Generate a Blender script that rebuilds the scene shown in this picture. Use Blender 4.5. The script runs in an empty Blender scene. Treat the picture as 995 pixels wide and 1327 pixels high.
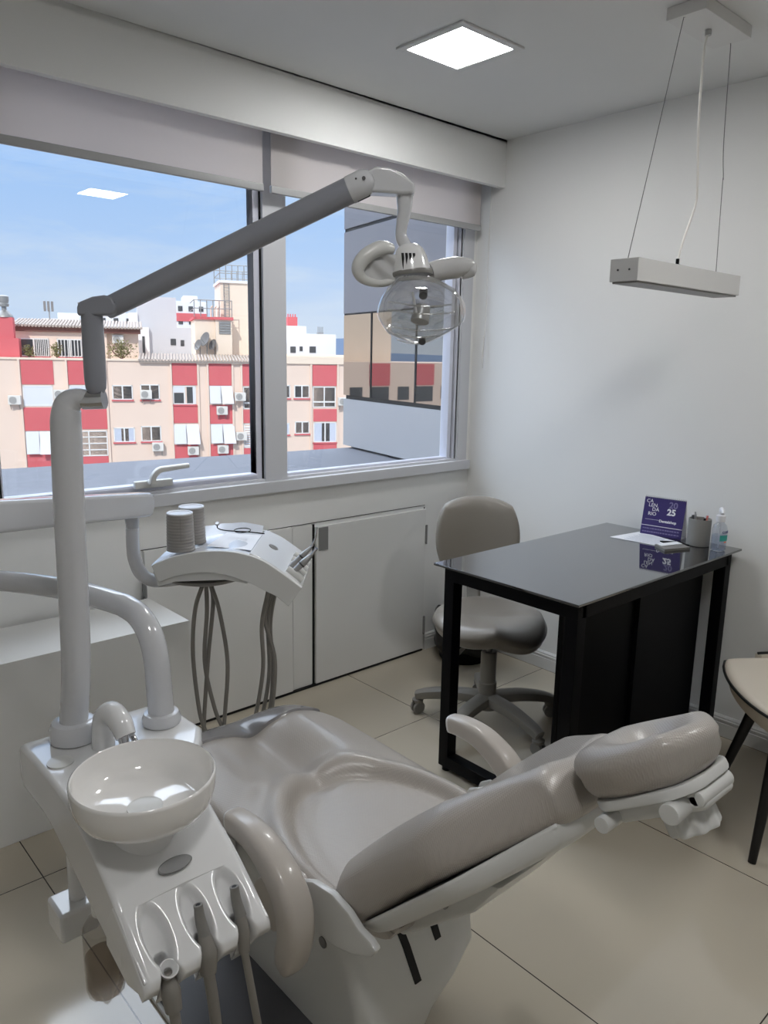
import bpy, bmesh, math, random
from mathutils import Vector, Matrix
random.seed(7)
SC = bpy.context.scene
COL = SC.collection
PI = math.pi
V = Vector

# ------------------------------------------------------------------ materials
def lin(c):
    return tuple(((x/255.0)/12.92 if x/255.0 <= 0.04045 else (((x/255.0)+0.055)/1.055)**2.4) for x in c)

def mat(name, rgb, rough=0.5, metal=0.0, coat=0.0, spec=0.5, var=0.03, nscale=6.0, bump=0.0, bscale=200.0, bkind='noise', sheen=0.0, ior=1.45, emit=None, alpha=None):
    m = bpy.data.materials.new(name); m.use_nodes = True
    nt = m.node_tree; b = nt.nodes['Principled BSDF']
    c = lin(rgb)
    tc = nt.nodes.new('ShaderNodeTexCoord')
    nz = nt.nodes.new('ShaderNodeTexNoise'); nz.inputs['Scale'].default_value = nscale; nz.inputs['Detail'].default_value = 3
    nt.links.new(tc.outputs['Object'], nz.inputs['Vector'])
    mx = nt.nodes.new('ShaderNodeMix'); mx.data_type = 'RGBA'
    mx.inputs[6].default_value = (*[x*(1-var) for x in c], 1); mx.inputs[7].default_value = (*[min(1, x*(1+var)) for x in c], 1)
    nt.links.new(nz.outputs['Fac'], mx.inputs[0]); nt.links.new(mx.outputs[2], b.inputs['Base Color'])
    b.inputs['Roughness'].default_value = rough; b.inputs['Metallic'].default_value = metal
    b.inputs['Coat Weight'].default_value = coat; b.inputs['Coat Roughness'].default_value = 0.04
    b.inputs['Specular IOR Level'].default_value = spec; b.inputs['IOR'].default_value = ior
    if bump:
        if bkind == 'noise':
            t = nt.nodes.new('ShaderNodeTexNoise'); t.inputs['Scale'].default_value = bscale; o = t.outputs['Fac']
            nt.links.new(tc.outputs['Object'], t.inputs['Vector'])
        elif bkind == 'voronoi':
            t = nt.nodes.new('ShaderNodeTexVoronoi'); t.inputs['Scale'].default_value = bscale; o = t.outputs['Distance']
            nt.links.new(tc.outputs['Object'], t.inputs['Vector'])
        else:
            w = []
            for k, (dx, dy) in enumerate(((1, 1), (1, -1))):
                mp = nt.nodes.new('ShaderNodeMapping'); mp.inputs['Rotation'].default_value = (0.4, 0, PI/4 if k else -PI/4)
                nt.links.new(tc.outputs['Object'], mp.inputs['Vector'])
                t = nt.nodes.new('ShaderNodeTexWave'); t.inputs['Scale'].default_value = bscale
                nt.links.new(mp.outputs['Vector'], t.inputs['Vector']); w.append(t)
            mu = nt.nodes.new('ShaderNodeMath'); mu.operation = 'MULTIPLY'
            nt.links.new(w[0].outputs['Fac'], mu.inputs[0]); nt.links.new(w[1].outputs['Fac'], mu.inputs[1]); o = mu.outputs[0]
        bp = nt.nodes.new('ShaderNodeBump'); bp.inputs['Strength'].default_value = bump; bp.inputs['Distance'].default_value = 0.001
        nt.links.new(o, bp.inputs['Height']); nt.links.new(bp.outputs['Normal'], b.inputs['Normal'])
    if emit:
        b.inputs['Emission Color'].default_value = (1, 1, 1, 1); b.inputs['Emission Strength'].default_value = emit
    return m

def clear_mat(name, tint=(1, 1, 1), f0=0.04, rough=0.0, gloss=1.0):
    """thin clear sheet: fresnel mix of transparent and mirror"""
    m = bpy.data.materials.new(name); m.use_nodes = True
    nt = m.node_tree; nt.nodes.remove(nt.nodes['Principled BSDF']); out = nt.nodes['Material Output']
    tr = nt.nodes.new('ShaderNodeBsdfTransparent'); tr.inputs[0].default_value = (*tint, 1)
    gl = nt.nodes.new('ShaderNodeBsdfGlossy'); gl.inputs['Roughness'].default_value = rough; gl.inputs[0].default_value = (gloss, gloss, gloss, 1)
    lw = nt.nodes.new('ShaderNodeLayerWeight'); lw.inputs['Blend'].default_value = 0.5
    pw = nt.nodes.new('ShaderNodeMath'); pw.operation = 'POWER'; pw.inputs[1].default_value = 5.0; nt.links.new(lw.outputs['Facing'], pw.inputs[0])
    fr = nt.nodes.new('ShaderNodeMath'); fr.operation = 'MULTIPLY_ADD'; fr.inputs[1].default_value = 1-f0; fr.inputs[2].default_value = f0; nt.links.new(pw.outputs[0], fr.inputs[0])
    mx = nt.nodes.new('ShaderNodeMixShader')
    nt.links.new(fr.outputs[0], mx.inputs[0]); nt.links.new(tr.outputs[0], mx.inputs[1]); nt.links.new(gl.outputs[0], mx.inputs[2])
    nt.links.new(mx.outputs[0], out.inputs['Surface'])
    return m

M = {}
M['wall'] = mat('wall_paint', (234, 234, 232), 0.55, spec=0.3, var=0.012, nscale=2.5, bump=0.05, bscale=120)
M['ceil'] = mat('ceiling_paint', (222, 222, 220), 0.7, spec=0.2, var=0.012)
M['trimw'] = mat('white_trim', (214, 214, 212), 0.35, var=0.01)
M['alu'] = mat('white_lacquered_aluminium', (205, 206, 210), 0.3, var=0.01)
M['sash'] = mat('lavender_white_sash', (214, 216, 228), 0.3, var=0.01)
M['gasket'] = mat('black_gasket', (14, 14, 16), 0.6)
M['blind'] = mat('blind_fabric', (222, 217, 214), 0.85, spec=0.1, var=0.015, bump=0.15, bscale=900)
nt_ = M['blind'].node_tree; tl_ = nt_.nodes.new('ShaderNodeBsdfTranslucent'); tl_.inputs[0].default_value = (*lin((232, 226, 224)), 1)   # the fabric lets daylight through
ms_ = nt_.nodes.new('ShaderNodeMixShader'); ms_.inputs[0].default_value = .48
nt_.links.new(nt_.nodes['Principled BSDF'].outputs[0], ms_.inputs[1]); nt_.links.new(tl_.outputs[0], ms_.inputs[2]); nt_.links.new(ms_.outputs[0], nt_.nodes['Material Output'].inputs['Surface'])
M['bar'] = mat('blind_bar', (170, 170, 170), 0.4)
M['door'] = mat('white_laminate', (228, 228, 226), 0.32, var=0.012, nscale=3)
M['steel'] = mat('brushed_steel', (170, 170, 170), 0.38, metal=0.6)
M['plate'] = mat('satin_steel_plate', (138, 138, 138), 0.4, metal=0.15)
M['chrome'] = mat('chrome', (205, 205, 208), 0.08, metal=1.0)
M['plast'] = mat('glossy_white_plastic', (226, 226, 226), 0.16, coat=0.6, var=0.008)
M['pole'] = mat('pale_grey_enamel', (205, 206, 209), 0.16, coat=0.7, var=0.01)
M['plast2'] = mat('satin_white_plastic', (214, 214, 211), 0.3, coat=0.2, var=0.01)
M['grey'] = mat('grey_plastic', (128, 126, 122), 0.4, var=0.02)
M['dgrey'] = mat('dark_grey_plastic', (70, 70, 72), 0.4)
M['hose'] = mat('grey_hose', (132, 128, 122), 0.45)
M['ceram'] = mat('white_ceramic', (238, 236, 233), 0.08, coat=1.0, var=0.006)
M['leather'] = mat('pearl_grey_vinyl', (174, 167, 159), 0.30, coat=0.15, var=0.02, bump=0.55, bscale=95, bkind='wave')
M['leather'].node_tree.nodes['Principled BSDF'].inputs['Coat Weight'].default_value = .55; M['leather'].node_tree.nodes['Principled BSDF'].inputs['Coat Roughness'].default_value = .26
M['leather2'] = mat('smooth_grey_vinyl', (184, 177, 169), 0.30, coat=0.25, var=0.02, bump=0.12, bscale=500, bkind='voronoi')
M['footc'] = mat('glossy_grey_foot_cover', (126, 124, 124), 0.2, coat=0.25)
M['stoolv'] = mat('taupe_vinyl', (136, 130, 122), 0.30, coat=0.2, var=0.02, bump=0.1, bscale=500, bkind='voronoi')
M['stoolp'] = mat('taupe_plastic', (128, 124, 117), 0.42, var=0.02)
M['black'] = mat('black_powder_coat', (4, 4, 7), 0.45, var=0.1, spec=0.14)
M['blackp'] = mat('black_panel', (3, 3, 5), 0.45, var=0.1, spec=0.12)
M['blackg'] = mat('black_glass', (16, 16, 19), 0.03, coat=1.0, spec=0.8, var=0.02, ior=1.6)
M['bag'] = mat('black_bin_bag', (12, 12, 13), 0.25, bump=0.6, bscale=30)
M['beige'] = mat('cream_faux_leather', (205, 196, 182), 0.45, var=0.02, bump=0.1, bscale=400)
M['piping'] = mat('black_piping', (12, 12, 12), 0.4)
M['wood'] = mat('black_stained_wood', (14, 12, 13), 0.4)
M['paper'] = mat('white_paper', (225, 227, 232), 0.7, var=0.01)
M['cover'] = mat('pale_blue_white_film', (214, 219, 228), 0.25, coat=0.3, bump=0.5, bscale=18)
M['purple'] = mat('purple_card', (58, 48, 104), 0.45)
M['white'] = mat('white_print', (238, 238, 240), 0.6)
M['lilac'] = mat('lilac_print', (128, 122, 160), 0.6)
M['ink'] = mat('dark_print', (40, 45, 70), 0.6)
M['teal'] = mat('teal_label', (40, 150, 140), 0.5)
M['concrete'] = mat('grey_concrete_holder', (140, 138, 134), 0.75, bump=0.2, bscale=150)
M['pink'] = mat('pink_plastic', (214, 120, 112), 0.4)
M['navy'] = mat('navy_print', (40, 50, 110), 0.5)
M['cup'] = mat('white_ridged_plastic', (150, 146, 142), 0.35, var=0.02)
M['cuptop'] = mat('cup_rim_white', (226, 228, 232), 0.3)
M['film'] = None
M['wire'] = mat('grey_wire', (110, 110, 110), 0.4, metal=0.4)
M['cord'] = mat('white_cord', (225, 222, 216), 0.5)
M['lampw'] = mat('white_lamp_metal', (214, 213, 211), 0.4, var=0.01)
M['emit'] = mat('lit_diffuser', (255, 255, 255), 0.5, emit=52.0)
M['pane'] = clear_mat('window_glass', (0.985, 0.99, 0.99), 0.035)
M['clear'] = clear_mat('clear_acrylic', (0.90, 0.91, 0.92), 0.16, 0.02)
M['pet'] = clear_mat('clear_bottle_plastic', (0.80, 0.78, 0.76), 0.05, 0.03)
M['gel'] = clear_mat('clear_gel_bottle', (0.88, 0.90, 0.93), 0.05, 0.03)
M['reflector'] = clear_mat('dichroic_reflector', (0.86, 0.84, 0.81), 0.36, 0.06)
M['ribc'] = clear_mat('clear_ribbed_edge', (0.88, 0.89, 0.90), 0.5, 0.04)
M['armg'] = mat('grey_lamp_arm', (140, 142, 150), 0.28, coat=0.3, var=0.01)
M['colg'] = mat('pale_grey_column', (204, 205, 208), 0.16, coat=0.7, var=0.01)
M['filmw'] = mat('wrinkled_clear_film', (196, 196, 196), 0.22, coat=0.5, bump=0.8, bscale=40)
M['base'] = mat('dark_grey_rubber_plate', (86, 86, 90), 0.45)
# exterior
M['stucco'] = mat('beige_stucco', (234, 213, 199), 0.9, spec=0.1, var=0.05, nscale=0.6, bump=0.2, bscale=8)
M['cream'] = mat('cream_render', (236, 220, 203), 0.9, spec=0.1, var=0.03)
M['redp'] = mat('coral_red_panel', (212, 108, 114), 0.85, spec=0.1, var=0.05, nscale=1.5)
M['whiteb'] = mat('white_render', (228, 230, 234), 0.9, spec=0.1, var=0.03)
M['greyb'] = mat('grey_render', (196, 200, 208), 0.9, spec=0.1, var=0.03)
M['winf'] = mat('white_window_frame', (232, 232, 232), 0.6)
M['wing'] = mat('dark_window_glass', (72, 74, 78), 0.15, var=0.3, nscale=3)
M['shut'] = mat('white_shutter', (222, 226, 236), 0.7, var=0.02)
M['curt'] = mat('pale_curtain', (200, 208, 224), 0.8, var=0.08, nscale=9)
M['acw'] = mat('air_conditioner_white', (226, 224, 220), 0.6)
M['acd'] = mat('air_conditioner_grille', (120, 120, 122), 0.6)
M['corr'] = mat('fibre_cement_sheet', (176, 164, 156), 0.9, var=0.08)
M['fascia'] = mat('brown_fascia', (110, 72, 66), 0.8)
M['zinc'] = mat('galvanised_metal', (150, 150, 150), 0.5, metal=0.5)
M['leaf'] = mat('dry_green_leaves', (124, 120, 78), 0.9, var=0.4, nscale=3)
M['ledge'] = mat('grey_roof_membrane', (112, 114, 122), 0.75, var=0.14, nscale=14, bump=0.3, bscale=40)
M['clad'] = mat('pale_grey_cladding', (176, 176, 178), 0.6, var=0.03, nscale=3)
M['cladd'] = mat('grey_spandrel', (134, 132, 136), 0.4, var=0.03)
M['hill'] = mat('hazy_blue_hill', (120, 140, 170), 1.0, spec=0.0)
M['own'] = mat('own_building_render', (205, 200, 195), 0.9, spec=0.1)
M['street'] = mat('street_asphalt', (120, 118, 116), 0.9)

def glass_wall_mat():
    m = bpy.data.materials.new('reflective_curtain_wall'); m.use_nodes = True
    b = m.node_tree.nodes['Principled BSDF']
    b.inputs['Base Color'].default_value = (0.42, 0.40, 0.38, 1); b.inputs['Metallic'].default_value = 1.0; b.inputs['Roughness'].default_value = 0.015
    return m
M['mirrorw'] = glass_wall_mat()

def floor_mat():
    m = bpy.data.materials.new('polished_porcelain_tile'); m.use_nodes = True
    nt = m.node_tree; b = nt.nodes['Principled BSDF']
    tc = nt.nodes.new('ShaderNodeTexCoord'); mp = nt.nodes.new('ShaderNodeMapping')
    mp.inputs['Location'].default_value = (0.777+0.76*8, 0.538+0.76*8, 0)
    nt.links.new(tc.outputs['Object'], mp.inputs['Vector'])
    br = nt.nodes.new('ShaderNodeTexBrick'); br.offset = 0.0; br.squash = 1.0
    br.inputs['Scale'].default_value = 1.0; br.inputs['Brick Width'].default_value = 0.76; br.inputs['Row Height'].default_value = 0.76
    br.inputs['Mortar Size'].default_value = 0.0016; br.inputs['Mortar Smooth'].default_value = 0.1; br.inputs['Bias'].default_value = 0
    c = lin((190, 181, 164))
    br.inputs['Color1'].default_value = (*c, 1); br.inputs['Color2'].default_value = (*[x*0.97 for x in c], 1); br.inputs['Mortar'].default_value = (*lin((52, 47, 42)), 1)
    nt.links.new(mp.outputs['Vector'], br.inputs['Vector'])
    nz = nt.nodes.new('ShaderNodeTexNoise'); nz.inputs['Scale'].default_value = 1.6; nz.inputs['Detail'].default_value = 5
    nt.links.new(tc.outputs['Object'], nz.inputs['Vector'])
    mx = nt.nodes.new('ShaderNodeMix'); mx.data_type = 'RGBA'; mx.blend_type = 'MULTIPLY'; mx.inputs[0].default_value = 1
    rp = nt.nodes.new('ShaderNodeValToRGB'); rp.color_ramp.elements[0].color = (0.93, 0.92, 0.91, 1); rp.color_ramp.elements[1].color = (1, 1, 1, 1)
    nt.links.new(nz.outputs['Fac'], rp.inputs[0]); nt.links.new(br.outputs['Color'], mx.inputs[6]); nt.links.new(rp.outputs[0], mx.inputs[7])
    nt.links.new(mx.outputs[2], b.inputs['Base Color'])
    b.inputs['Roughness'].default_value = 0.09; b.inputs['IOR'].default_value = 1.62; b.inputs['Specular IOR Level'].default_value = 0.5
    return m
M['floor'] = floor_mat()

# ------------------------------------------------------------------ mesh helpers
def merge(bm, tmp, Mx=None):
    if Mx is not None: bmesh.ops.transform(tmp, matrix=Mx, verts=tmp.verts)
    me = bpy.data.meshes.new('tmp'); tmp.to_mesh(me); tmp.free(); bm.from_mesh(me); bpy.data.meshes.remove(me)

def bevel_all(t, w, seg=2, ang=0.5):
    es = [e for e in t.edges if len(e.link_faces) == 2 and e.calc_face_angle(0) > ang]
    bmesh.ops.bevel(t, geom=es, offset=w, segments=seg, profile=0.5, affect='EDGES', clamp_overlap=True)

def box(bm, x0, x1, y0, y1, z0, z1, bev=0.0, seg=2, Mx=None):
    t = bmesh.new(); bmesh.ops.create_cube(t, size=1)
    bmesh.ops.scale(t, vec=(x1-x0, y1-y0, z1-z0), verts=t.verts); bmesh.ops.translate(t, vec=((x0+x1)/2, (y0+y1)/2, (z0+z1)/2), verts=t.verts)
    if bev: bevel_all(t, bev, seg)
    merge(bm, t, Mx); return bm

def catmull(pts, n):
    P = [V(p) for p in pts]; P = [2*P[0]-P[1]] + P + [2*P[-1]-P[-2]]; out = []
    for i in range(1, len(P)-2):
        for k in range(n):
            t = k/n; a, b, c, d = P[i-1:i+3]
            out.append(0.5*((2*b)+(c-a)*t+(2*a-5*b+4*c-d)*t*t+(3*b-a-3*c+d)*t**3))
    out.append(P[-2]); return out

def interp(rs, m):
    if not isinstance(rs, (list, tuple)): return [rs]*m
    out = []
    for i in range(m):
        t = i/(m-1)*(len(rs)-1); k = min(int(t), len(rs)-2); f = t-k; out.append(rs[k]*(1-f)+rs[k+1]*f)
    return out

def loft(bm, loops, cap=True, closed=True):
    vs = [[bm.verts.new(p) for p in L] for L in loops]; n = len(loops[0])
    for a, b in zip(vs, vs[1:]):
        for i in range(n if closed else n-1):
            j = (i+1) % n
            try: bm.faces.new((a[i], a[j], b[j], b[i]))
            except ValueError: pass
    if cap:
        for L, rev in ((vs[0], True), (vs[-1], False)):
            try: bm.faces.new(L[::-1] if rev else L)
            except ValueError: pass
    return bm

def tube(bm, pts, r, seg=12, n=6, cap=True, flat=1.0, up=None, shape=None):
    P = catmull(pts, n) if n > 1 else [V(p) for p in pts]
    R = interp(r, len(P)); t = bmesh.new(); loops = []; N = None
    for i, p in enumerate(P):
        T = (P[min(i+1, len(P)-1)]-P[max(i-1, 0)]).normalized()
        if N is None:
            N = V(up) if up else (V((0, 0, 1)) if abs(T.z) < 0.9 else V((1, 0, 0)))
        N = (N - T*N.dot(T)).normalized(); B = T.cross(N)
        L = []
        for k in range(seg):
            a = 2*PI*k/seg; ca, sa = math.cos(a), math.sin(a)
            if shape:   # superellipse
                ca = math.copysign(abs(ca)**shape, ca); sa = math.copysign(abs(sa)**shape, sa)
            L.append(p + N*ca*R[i] + B*sa*R[i]*flat)
        loops.append(L)
    loft(t, loops, cap); bmesh.ops.recalc_face_normals(t, faces=t.faces); merge(bm, t); return bm

def cyl(bm, a, b, r0, r1=None, seg=24, bev=0.0):
    a, b = V(a), V(b); r1 = r0 if r1 is None else r1; d = b-a
    t = bmesh.new(); bmesh.ops.create_cone(t, cap_ends=True, segments=seg, radius1=r0, radius2=r1, depth=d.length)
    if bev: bevel_all(t, bev, 2, 0.9)
    merge(bm, t, Matrix.Translation((a+b)/2) @ V((0, 0, 1)).rotation_difference(d.normalized()).to_matrix().to_4x4()); return bm

def lathe(bm, prof, at=(0, 0, 0), axis=(0, 0, 1), seg=32, sx=1.0, sy=1.0, closed=False):
    t = bmesh.new(); loops = []
    for r, z in prof:
        loops.append([V((max(r, 1e-4)*math.cos(2*PI*k/seg)*sx, max(r, 1e-4)*math.sin(2*PI*k/seg)*sy, z)) for k in range(seg)])
    loft(t, loops, cap=not closed)
    if closed: 
        t.verts.ensure_lookup_table(); m = len(prof)-1
        for k in range(seg):
            j = (k+1) % seg
            t.faces.new((t.verts[m*seg+k], t.verts[m*seg+j], t.verts[j], t.verts[k]))
    bmesh.ops.recalc_face_normals(t, faces=t.faces)
    merge(bm, t, Matrix.Translation(V(at)) @ V((0, 0, 1)).rotation_difference(V(axis).normalized()).to_matrix().to_4x4()); return bm

def prism(bm, poly, fa, fb, bev=0.0, seg=2):
    """poly: 2-D points; fa, fb map (a, b) to the two end planes"""
    t = bmesh.new(); A = [t.verts.new(fa(*p)) for p in poly]; B = [t.verts.new(fb(*p)) for p in poly]; n = len(poly)
    t.faces.new(A[::-1]); t.faces.new(B)
    for i in range(n): t.faces.new((A[i], A[(i+1) % n], B[(i+1) % n], B[i]))
    bmesh.ops.recalc_face_normals(t, faces=t.faces)
    if bev: bevel_all(t, bev, seg, 0.6)
    merge(bm, t); return bm

def rrect(x0, x1, y0, y1, r, n=5):
    out = []
    for cx, cy, a0 in ((x1-r, y1-r, 0), (x0+r, y1-r, 90), (x0+r, y0+r, 180), (x1-r, y0+r, 270)):
        for k in range(n+1):
            a = math.radians(a0+90*k/n); out.append((cx+r*math.cos(a), cy+r*math.sin(a)))
    return out

def pad(bm, fn, nu=40, nv=50, thick=None):
    """closed cushion: fn(u, v) in [0,1]^2 -> (top point, bottom point)"""
    t = bmesh.new(); T = []; B = []
    for i in range(nu+1):
        T.append([]); B.append([])
        for j in range(nv+1):
            a, b = fn(i/nu, j/nv); T[-1].append(t.verts.new(a)); B[-1].append(t.verts.new(b))
    for i in range(nu):
        for j in range(nv):
            t.faces.new((T[i][j], T[i+1][j], T[i+1][j+1], T[i][j+1])); t.faces.new((B[i][j], B[i][j+1], B[i+1][j+1], B[i+1][j]))
    rim = [(i, 0) for i in range(nu)] + [(nu, j) for j in range(nv)] + [(i, nv) for i in range(nu, 0, -1)] + [(0, j) for j in range(nv, 0, -1)]
    for k, (i, j) in enumerate(rim):
        i2, j2 = rim[(k+1) % len(rim)]
        t.faces.new((T[i][j], T[i2][j2], B[i2][j2], B[i][j]))
    bmesh.ops.remove_doubles(t, verts=t.verts, dist=1e-5)
    bmesh.ops.recalc_face_normals(t, faces=t.faces); merge(bm, t); return bm

# ------------------------------------------------------------------ object helpers
WM = {}
def root(name, label, cat, loc=(0, 0, 0), rz=0.0, group=None):
    o = bpy.data.objects.new(name, None); COL.objects.link(o); o.location = loc; o.rotation_euler = (0, 0, rz)
    o.empty_display_size = 0.05
    WM[o.name] = Matrix.Translation(V(loc)) @ Matrix.Rotation(rz, 4, 'Z')
    o['label'] = label; o['category'] = cat
    if group: o['group'] = group
    return o

def obj(name, bm, m, parent=None, smooth=40, label=None, cat=None, group=None, kind=None, sub=0, weld=True):
    if weld: bmesh.ops.remove_doubles(bm, verts=bm.verts, dist=1e-6)
    me = bpy.data.meshes.new(name); bm.to_mesh(me); bm.free()
    for mm in (m if isinstance(m, (list, tuple)) else [m]): me.materials.append(mm)
    if smooth:
        me.shade_smooth()
        if smooth < 180: me.set_sharp_from_angle(angle=math.radians(smooth))
    o = bpy.data.objects.new(name, me); COL.objects.link(o)
    if parent is not None:
        w = WM[parent.name]; me.transform(w.inverted()); o.parent = parent; WM[o.name] = w
    else:
        lo = V((1e9,)*3); hi = V((-1e9,)*3)
        for v in me.vertices:
            for i in range(3): lo[i] = min(lo[i], v.co[i]); hi[i] = max(hi[i], v.co[i])
        c = V(((lo.x+hi.x)/2, (lo.y+hi.y)/2, lo.z))
        if kind == 'structure': c = V((0, 0, 0))
        me.transform(Matrix.Translation(-c)); o.location = c; WM[o.name] = Matrix.Translation(c)
    if sub:
        md = o.modifiers.new('Subdivision', 'SUBSURF'); md.levels = sub; md.render_levels = sub
    if 30 <= smooth <= 66 and len(me.polygons) < 30000:
        md = o.modifiers.new('Weighted normals', 'WEIGHTED_NORMAL'); md.keep_sharp = True
    if label: o['label'] = label
    if cat: o['category'] = cat
    if group: o['group'] = group
    if kind: o['kind'] = kind
    return o

def struct(name, bm, m, parent=None, smooth=30):
    return obj(name, bm, m, parent, smooth, kind='structure')

def dup(r, loc, label=None):
    c = r.copy(); COL.objects.link(c); c.location = loc
    WM[c.name] = Matrix.Translation(V(loc))
    if label: c['label'] = label
    for ch in r.children:
        k = ch.copy(); COL.objects.link(k); k.parent = c
        for g in ch.children:
            gg = g.copy(); COL.objects.link(gg); gg.parent = k
    return c

def text(name, s, size, m, parent, Mx, align='LEFT', ext=0.0002, bold=0.0, wrap=None):
    cu = bpy.data.curves.new('t', 'FONT'); cu.body = s; cu.size = size; cu.extrude = ext; cu.align_x = align; cu.offset = bold
    cu.resolution_u = 3
    ob = bpy.data.objects.new('t', cu); COL.objects.link(ob)
    dg = bpy.context.evaluated_depsgraph_get(); me = bpy.data.meshes.new_from_object(ob.evaluated_get(dg))
    bpy.data.objects.remove(ob); bpy.data.curves.remove(cu)
    bm = bmesh.new(); bm.from_mesh(me); bpy.data.meshes.remove(me)
    if wrap:
        bmesh.ops.subdivide_edges(bm, edges=[e for e in bm.edges if e.calc_length() > .002], cuts=2)
        for v in bm.verts: v.co = wrap(*v.co)
    else: bmesh.ops.transform(bm, matrix=Mx, verts=bm.verts)
    return obj(name, bm, m, parent, smooth=0)
# ================================================================== THE ROOM
H = 2.4; XL = -4.0; YB = -4.3; WX0, WX1, WZ0, WZ1 = -2.21, -0.085, 0.937, 2.345
b = bmesh.new(); box(b, XL-.1, .1, YB-.1, .12, -.06, 0); struct('floor', b, M['floor'])
b = bmesh.new(); box(b, XL-.1, .1, YB-.1, .12, H, H+.06); struct('ceiling', b, M['ceil'])
b = bmesh.new(); box(b, 0, .1, YB-.1, .12, 0, H); struct('wall_right', b, M['wall'])
b = bmesh.new(); box(b, XL-.1, XL, YB-.1, .12, 0, H); struct('wall_left', b, M['wall'])
b = bmesh.new(); box(b, XL, 0, YB-.1, YB, 0, H); struct('wall_back', b, M['wall'])
b = bmesh.new()
box(b, XL, 0, 0, .12, 0, WZ0); box(b, XL, WX0, 0, .12, WZ0, H); box(b, WX1, 0, 0, .12, WZ0, H); box(b, WX0, WX1, 0, .12, WZ1, H)
struct('wall_window', b, M['wall'])
b = bmesh.new(); box(b, XL, 0, -.158, -.13, 2.199, H); box(b, XL, 0, -.158, 0, 2.38, H); struct('trim_1', b, M['wall'])     # curtain soffit
b = bmesh.new(); box(b, -2.3, -.017, -.03, .0, .896, .941, .003); box(b, WX0, WX1, 0, .12, .93, .941); struct('trim_2', b, M['alu'])  # window board

def base_profile():
    return [(0, 0), (.014, 0), (.014, .052), (.011, .054), (.011, .060), (.014, .062), (.014, .068), (.011, .070), (.011, .077), (.005, .083), (0, .083)]
b = bmesh.new(); prism(b, base_profile(), lambda a, z: V((-a, YB, z)), lambda a, z: V((-a, 0, z))); struct('baseboard_right', b, M['trimw'], smooth=0)
b = bmesh.new(); prism(b, base_profile(), lambda a, z: V((-.284, -a, z)), lambda a, z: V((0, -a, z))); struct('baseboard_window', b, M['trimw'], smooth=0)

# --- windows: a big left sash and a fixed right light, mullion between
def ring(b, x0, x1, z0, z1, w, y0, y1, wb=None):
    wb = wb or w
    box(b, x0, x0+w, y0, y1, z0, z1, .002); box(b, x1-w, x1, y0, y1, z0, z1, .002)
    box(b, x0+w, x1-w, y0, y1, z0, z0+wb, .002); box(b, x0+w, x1-w, y0, y1, z1-w, z1, .002)
b = bmesh.new(); ring(b, WX0, WX1, .939, WZ1, .012, .0, .10); box(b, -1.203, -1.098, -.004, .10, .941, WZ1-.01, .002); box(b, WX1-.006, WX1+.062, -.006, .0, .94, WZ1)
w1 = struct('window_1', b, M['alu'])
b = bmesh.new(); ring(b, -2.195, -1.207, .947, 2.325, .026, .015, .06); box(b, -2.17, -1.23, .01, .02, .963, .969)
sash = struct('sash', b, M['sash'], w1)
b = bmesh.new(); ring(b, -1.2075, -1.2035, .945, 2.325, .003, .008, .05); box(b, -2.18, -2.176, .008, .05, .95, 2.325); struct('gasket', b, M['gasket'], w1, 0)
b = bmesh.new(); box(b, -2.170, -1.232, .038, .042, .972, 2.30); struct('pane', b, M['pane'], w1, 0)
b = bmesh.new()
box(b, -1.745, -1.600, -.006, .016, .963, .990, .005); cyl(b, (-1.69, -.004, .985), (-1.69, -.028, .985), .011)
tube(b, [(-1.69, -.026, .985), (-1.688, -.034, 1.010), (-1.668, -.038, 1.030), (-1.63, -.038, 1.034), (-1.555, -.038, 1.038)], [.011, .011, .0105, .010, .0085], 12, 5, shape=.7)
struct('handle', b, M['plast2'], w1)
b = bmesh.new(); ring(b, -1.098, -.088, .947, 2.325, .014, .02, .06); box(b, -.146, -.122, .012, .06, .95, 2.32, .002); box(b, -.112, -.090, .008, .06, .95, 2.32, .002)
w2 = struct('window_2', b, M['sash'])
b = bmesh.new(); box(b, -.122, -.112, .02, .05, .955, 2.32); struct('gasket', b, M['gasket'], w2, 0)
b = bmesh.new(); box(b, -1.086, -.144, .038, .042, .958, 2.312); struct('pane', b, M['pane'], w2, 0)

# --- roller blinds
def blind(x0, x1, label):
    r = root('roller_blind', label, 'blind', ((x0+x1)/2, -.06, 2.02), 0, 'roller blinds under the soffit')
    b = bmesh.new(); n = 24
    P = [(x0+(x1-x0)*i/n, -.058-.004*math.sin(i*1.1)) for i in range(n+1)]
    loft(b, [[V((x, y, z)) for x, y in P] + [V((x, y+.0012, z)) for x, y in P[::-1]] for z in (2.33, 2.2, 2.1, 2.036)], True)
    bmesh.ops.recalc_face_normals(b, faces=b.faces); obj('fabric', b, M['blind'], r, 60)
    b = bmesh.new(); box(b, x0-.004, x1+.004, -.066, -.050, 2.016, 2.042, .004); obj('bottom_bar', b, M['bar'], r)
    b = bmesh.new(); cyl(b, (x0, -.06, 2.335), (x1, -.06, 2.335), .022); obj('roller', b, M['blind'], r)
blind(-3.2, -1.237, 'pale roller blind over the wide left window pane')
blind(-1.198, -.052, 'pale roller blind over the narrow right window pane beside the corner')
b = bmesh.new(); tube(b, [(-.008, -.085, 2.22), (-.012, -.086, 1.92), (-.010, -.085, 1.70), (-.016, -.086, 1.53), (-.030, -.088, 1.46), (-.026, -.090, 1.40)], .0022, 6, 8)
for k in range(18): lathe(b, [(0, -.0035), (.003, -.002), (.0035, 0), (.003, .002), (0, .0035)], (-.022-.0006*(k % 3), -.0875, 1.395+k*.0085), seg=6)
obj('blind_chain', b, M['cord'], None, 60, 'thin white blind pull chain hanging in the window corner', 'blind chain')

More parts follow.
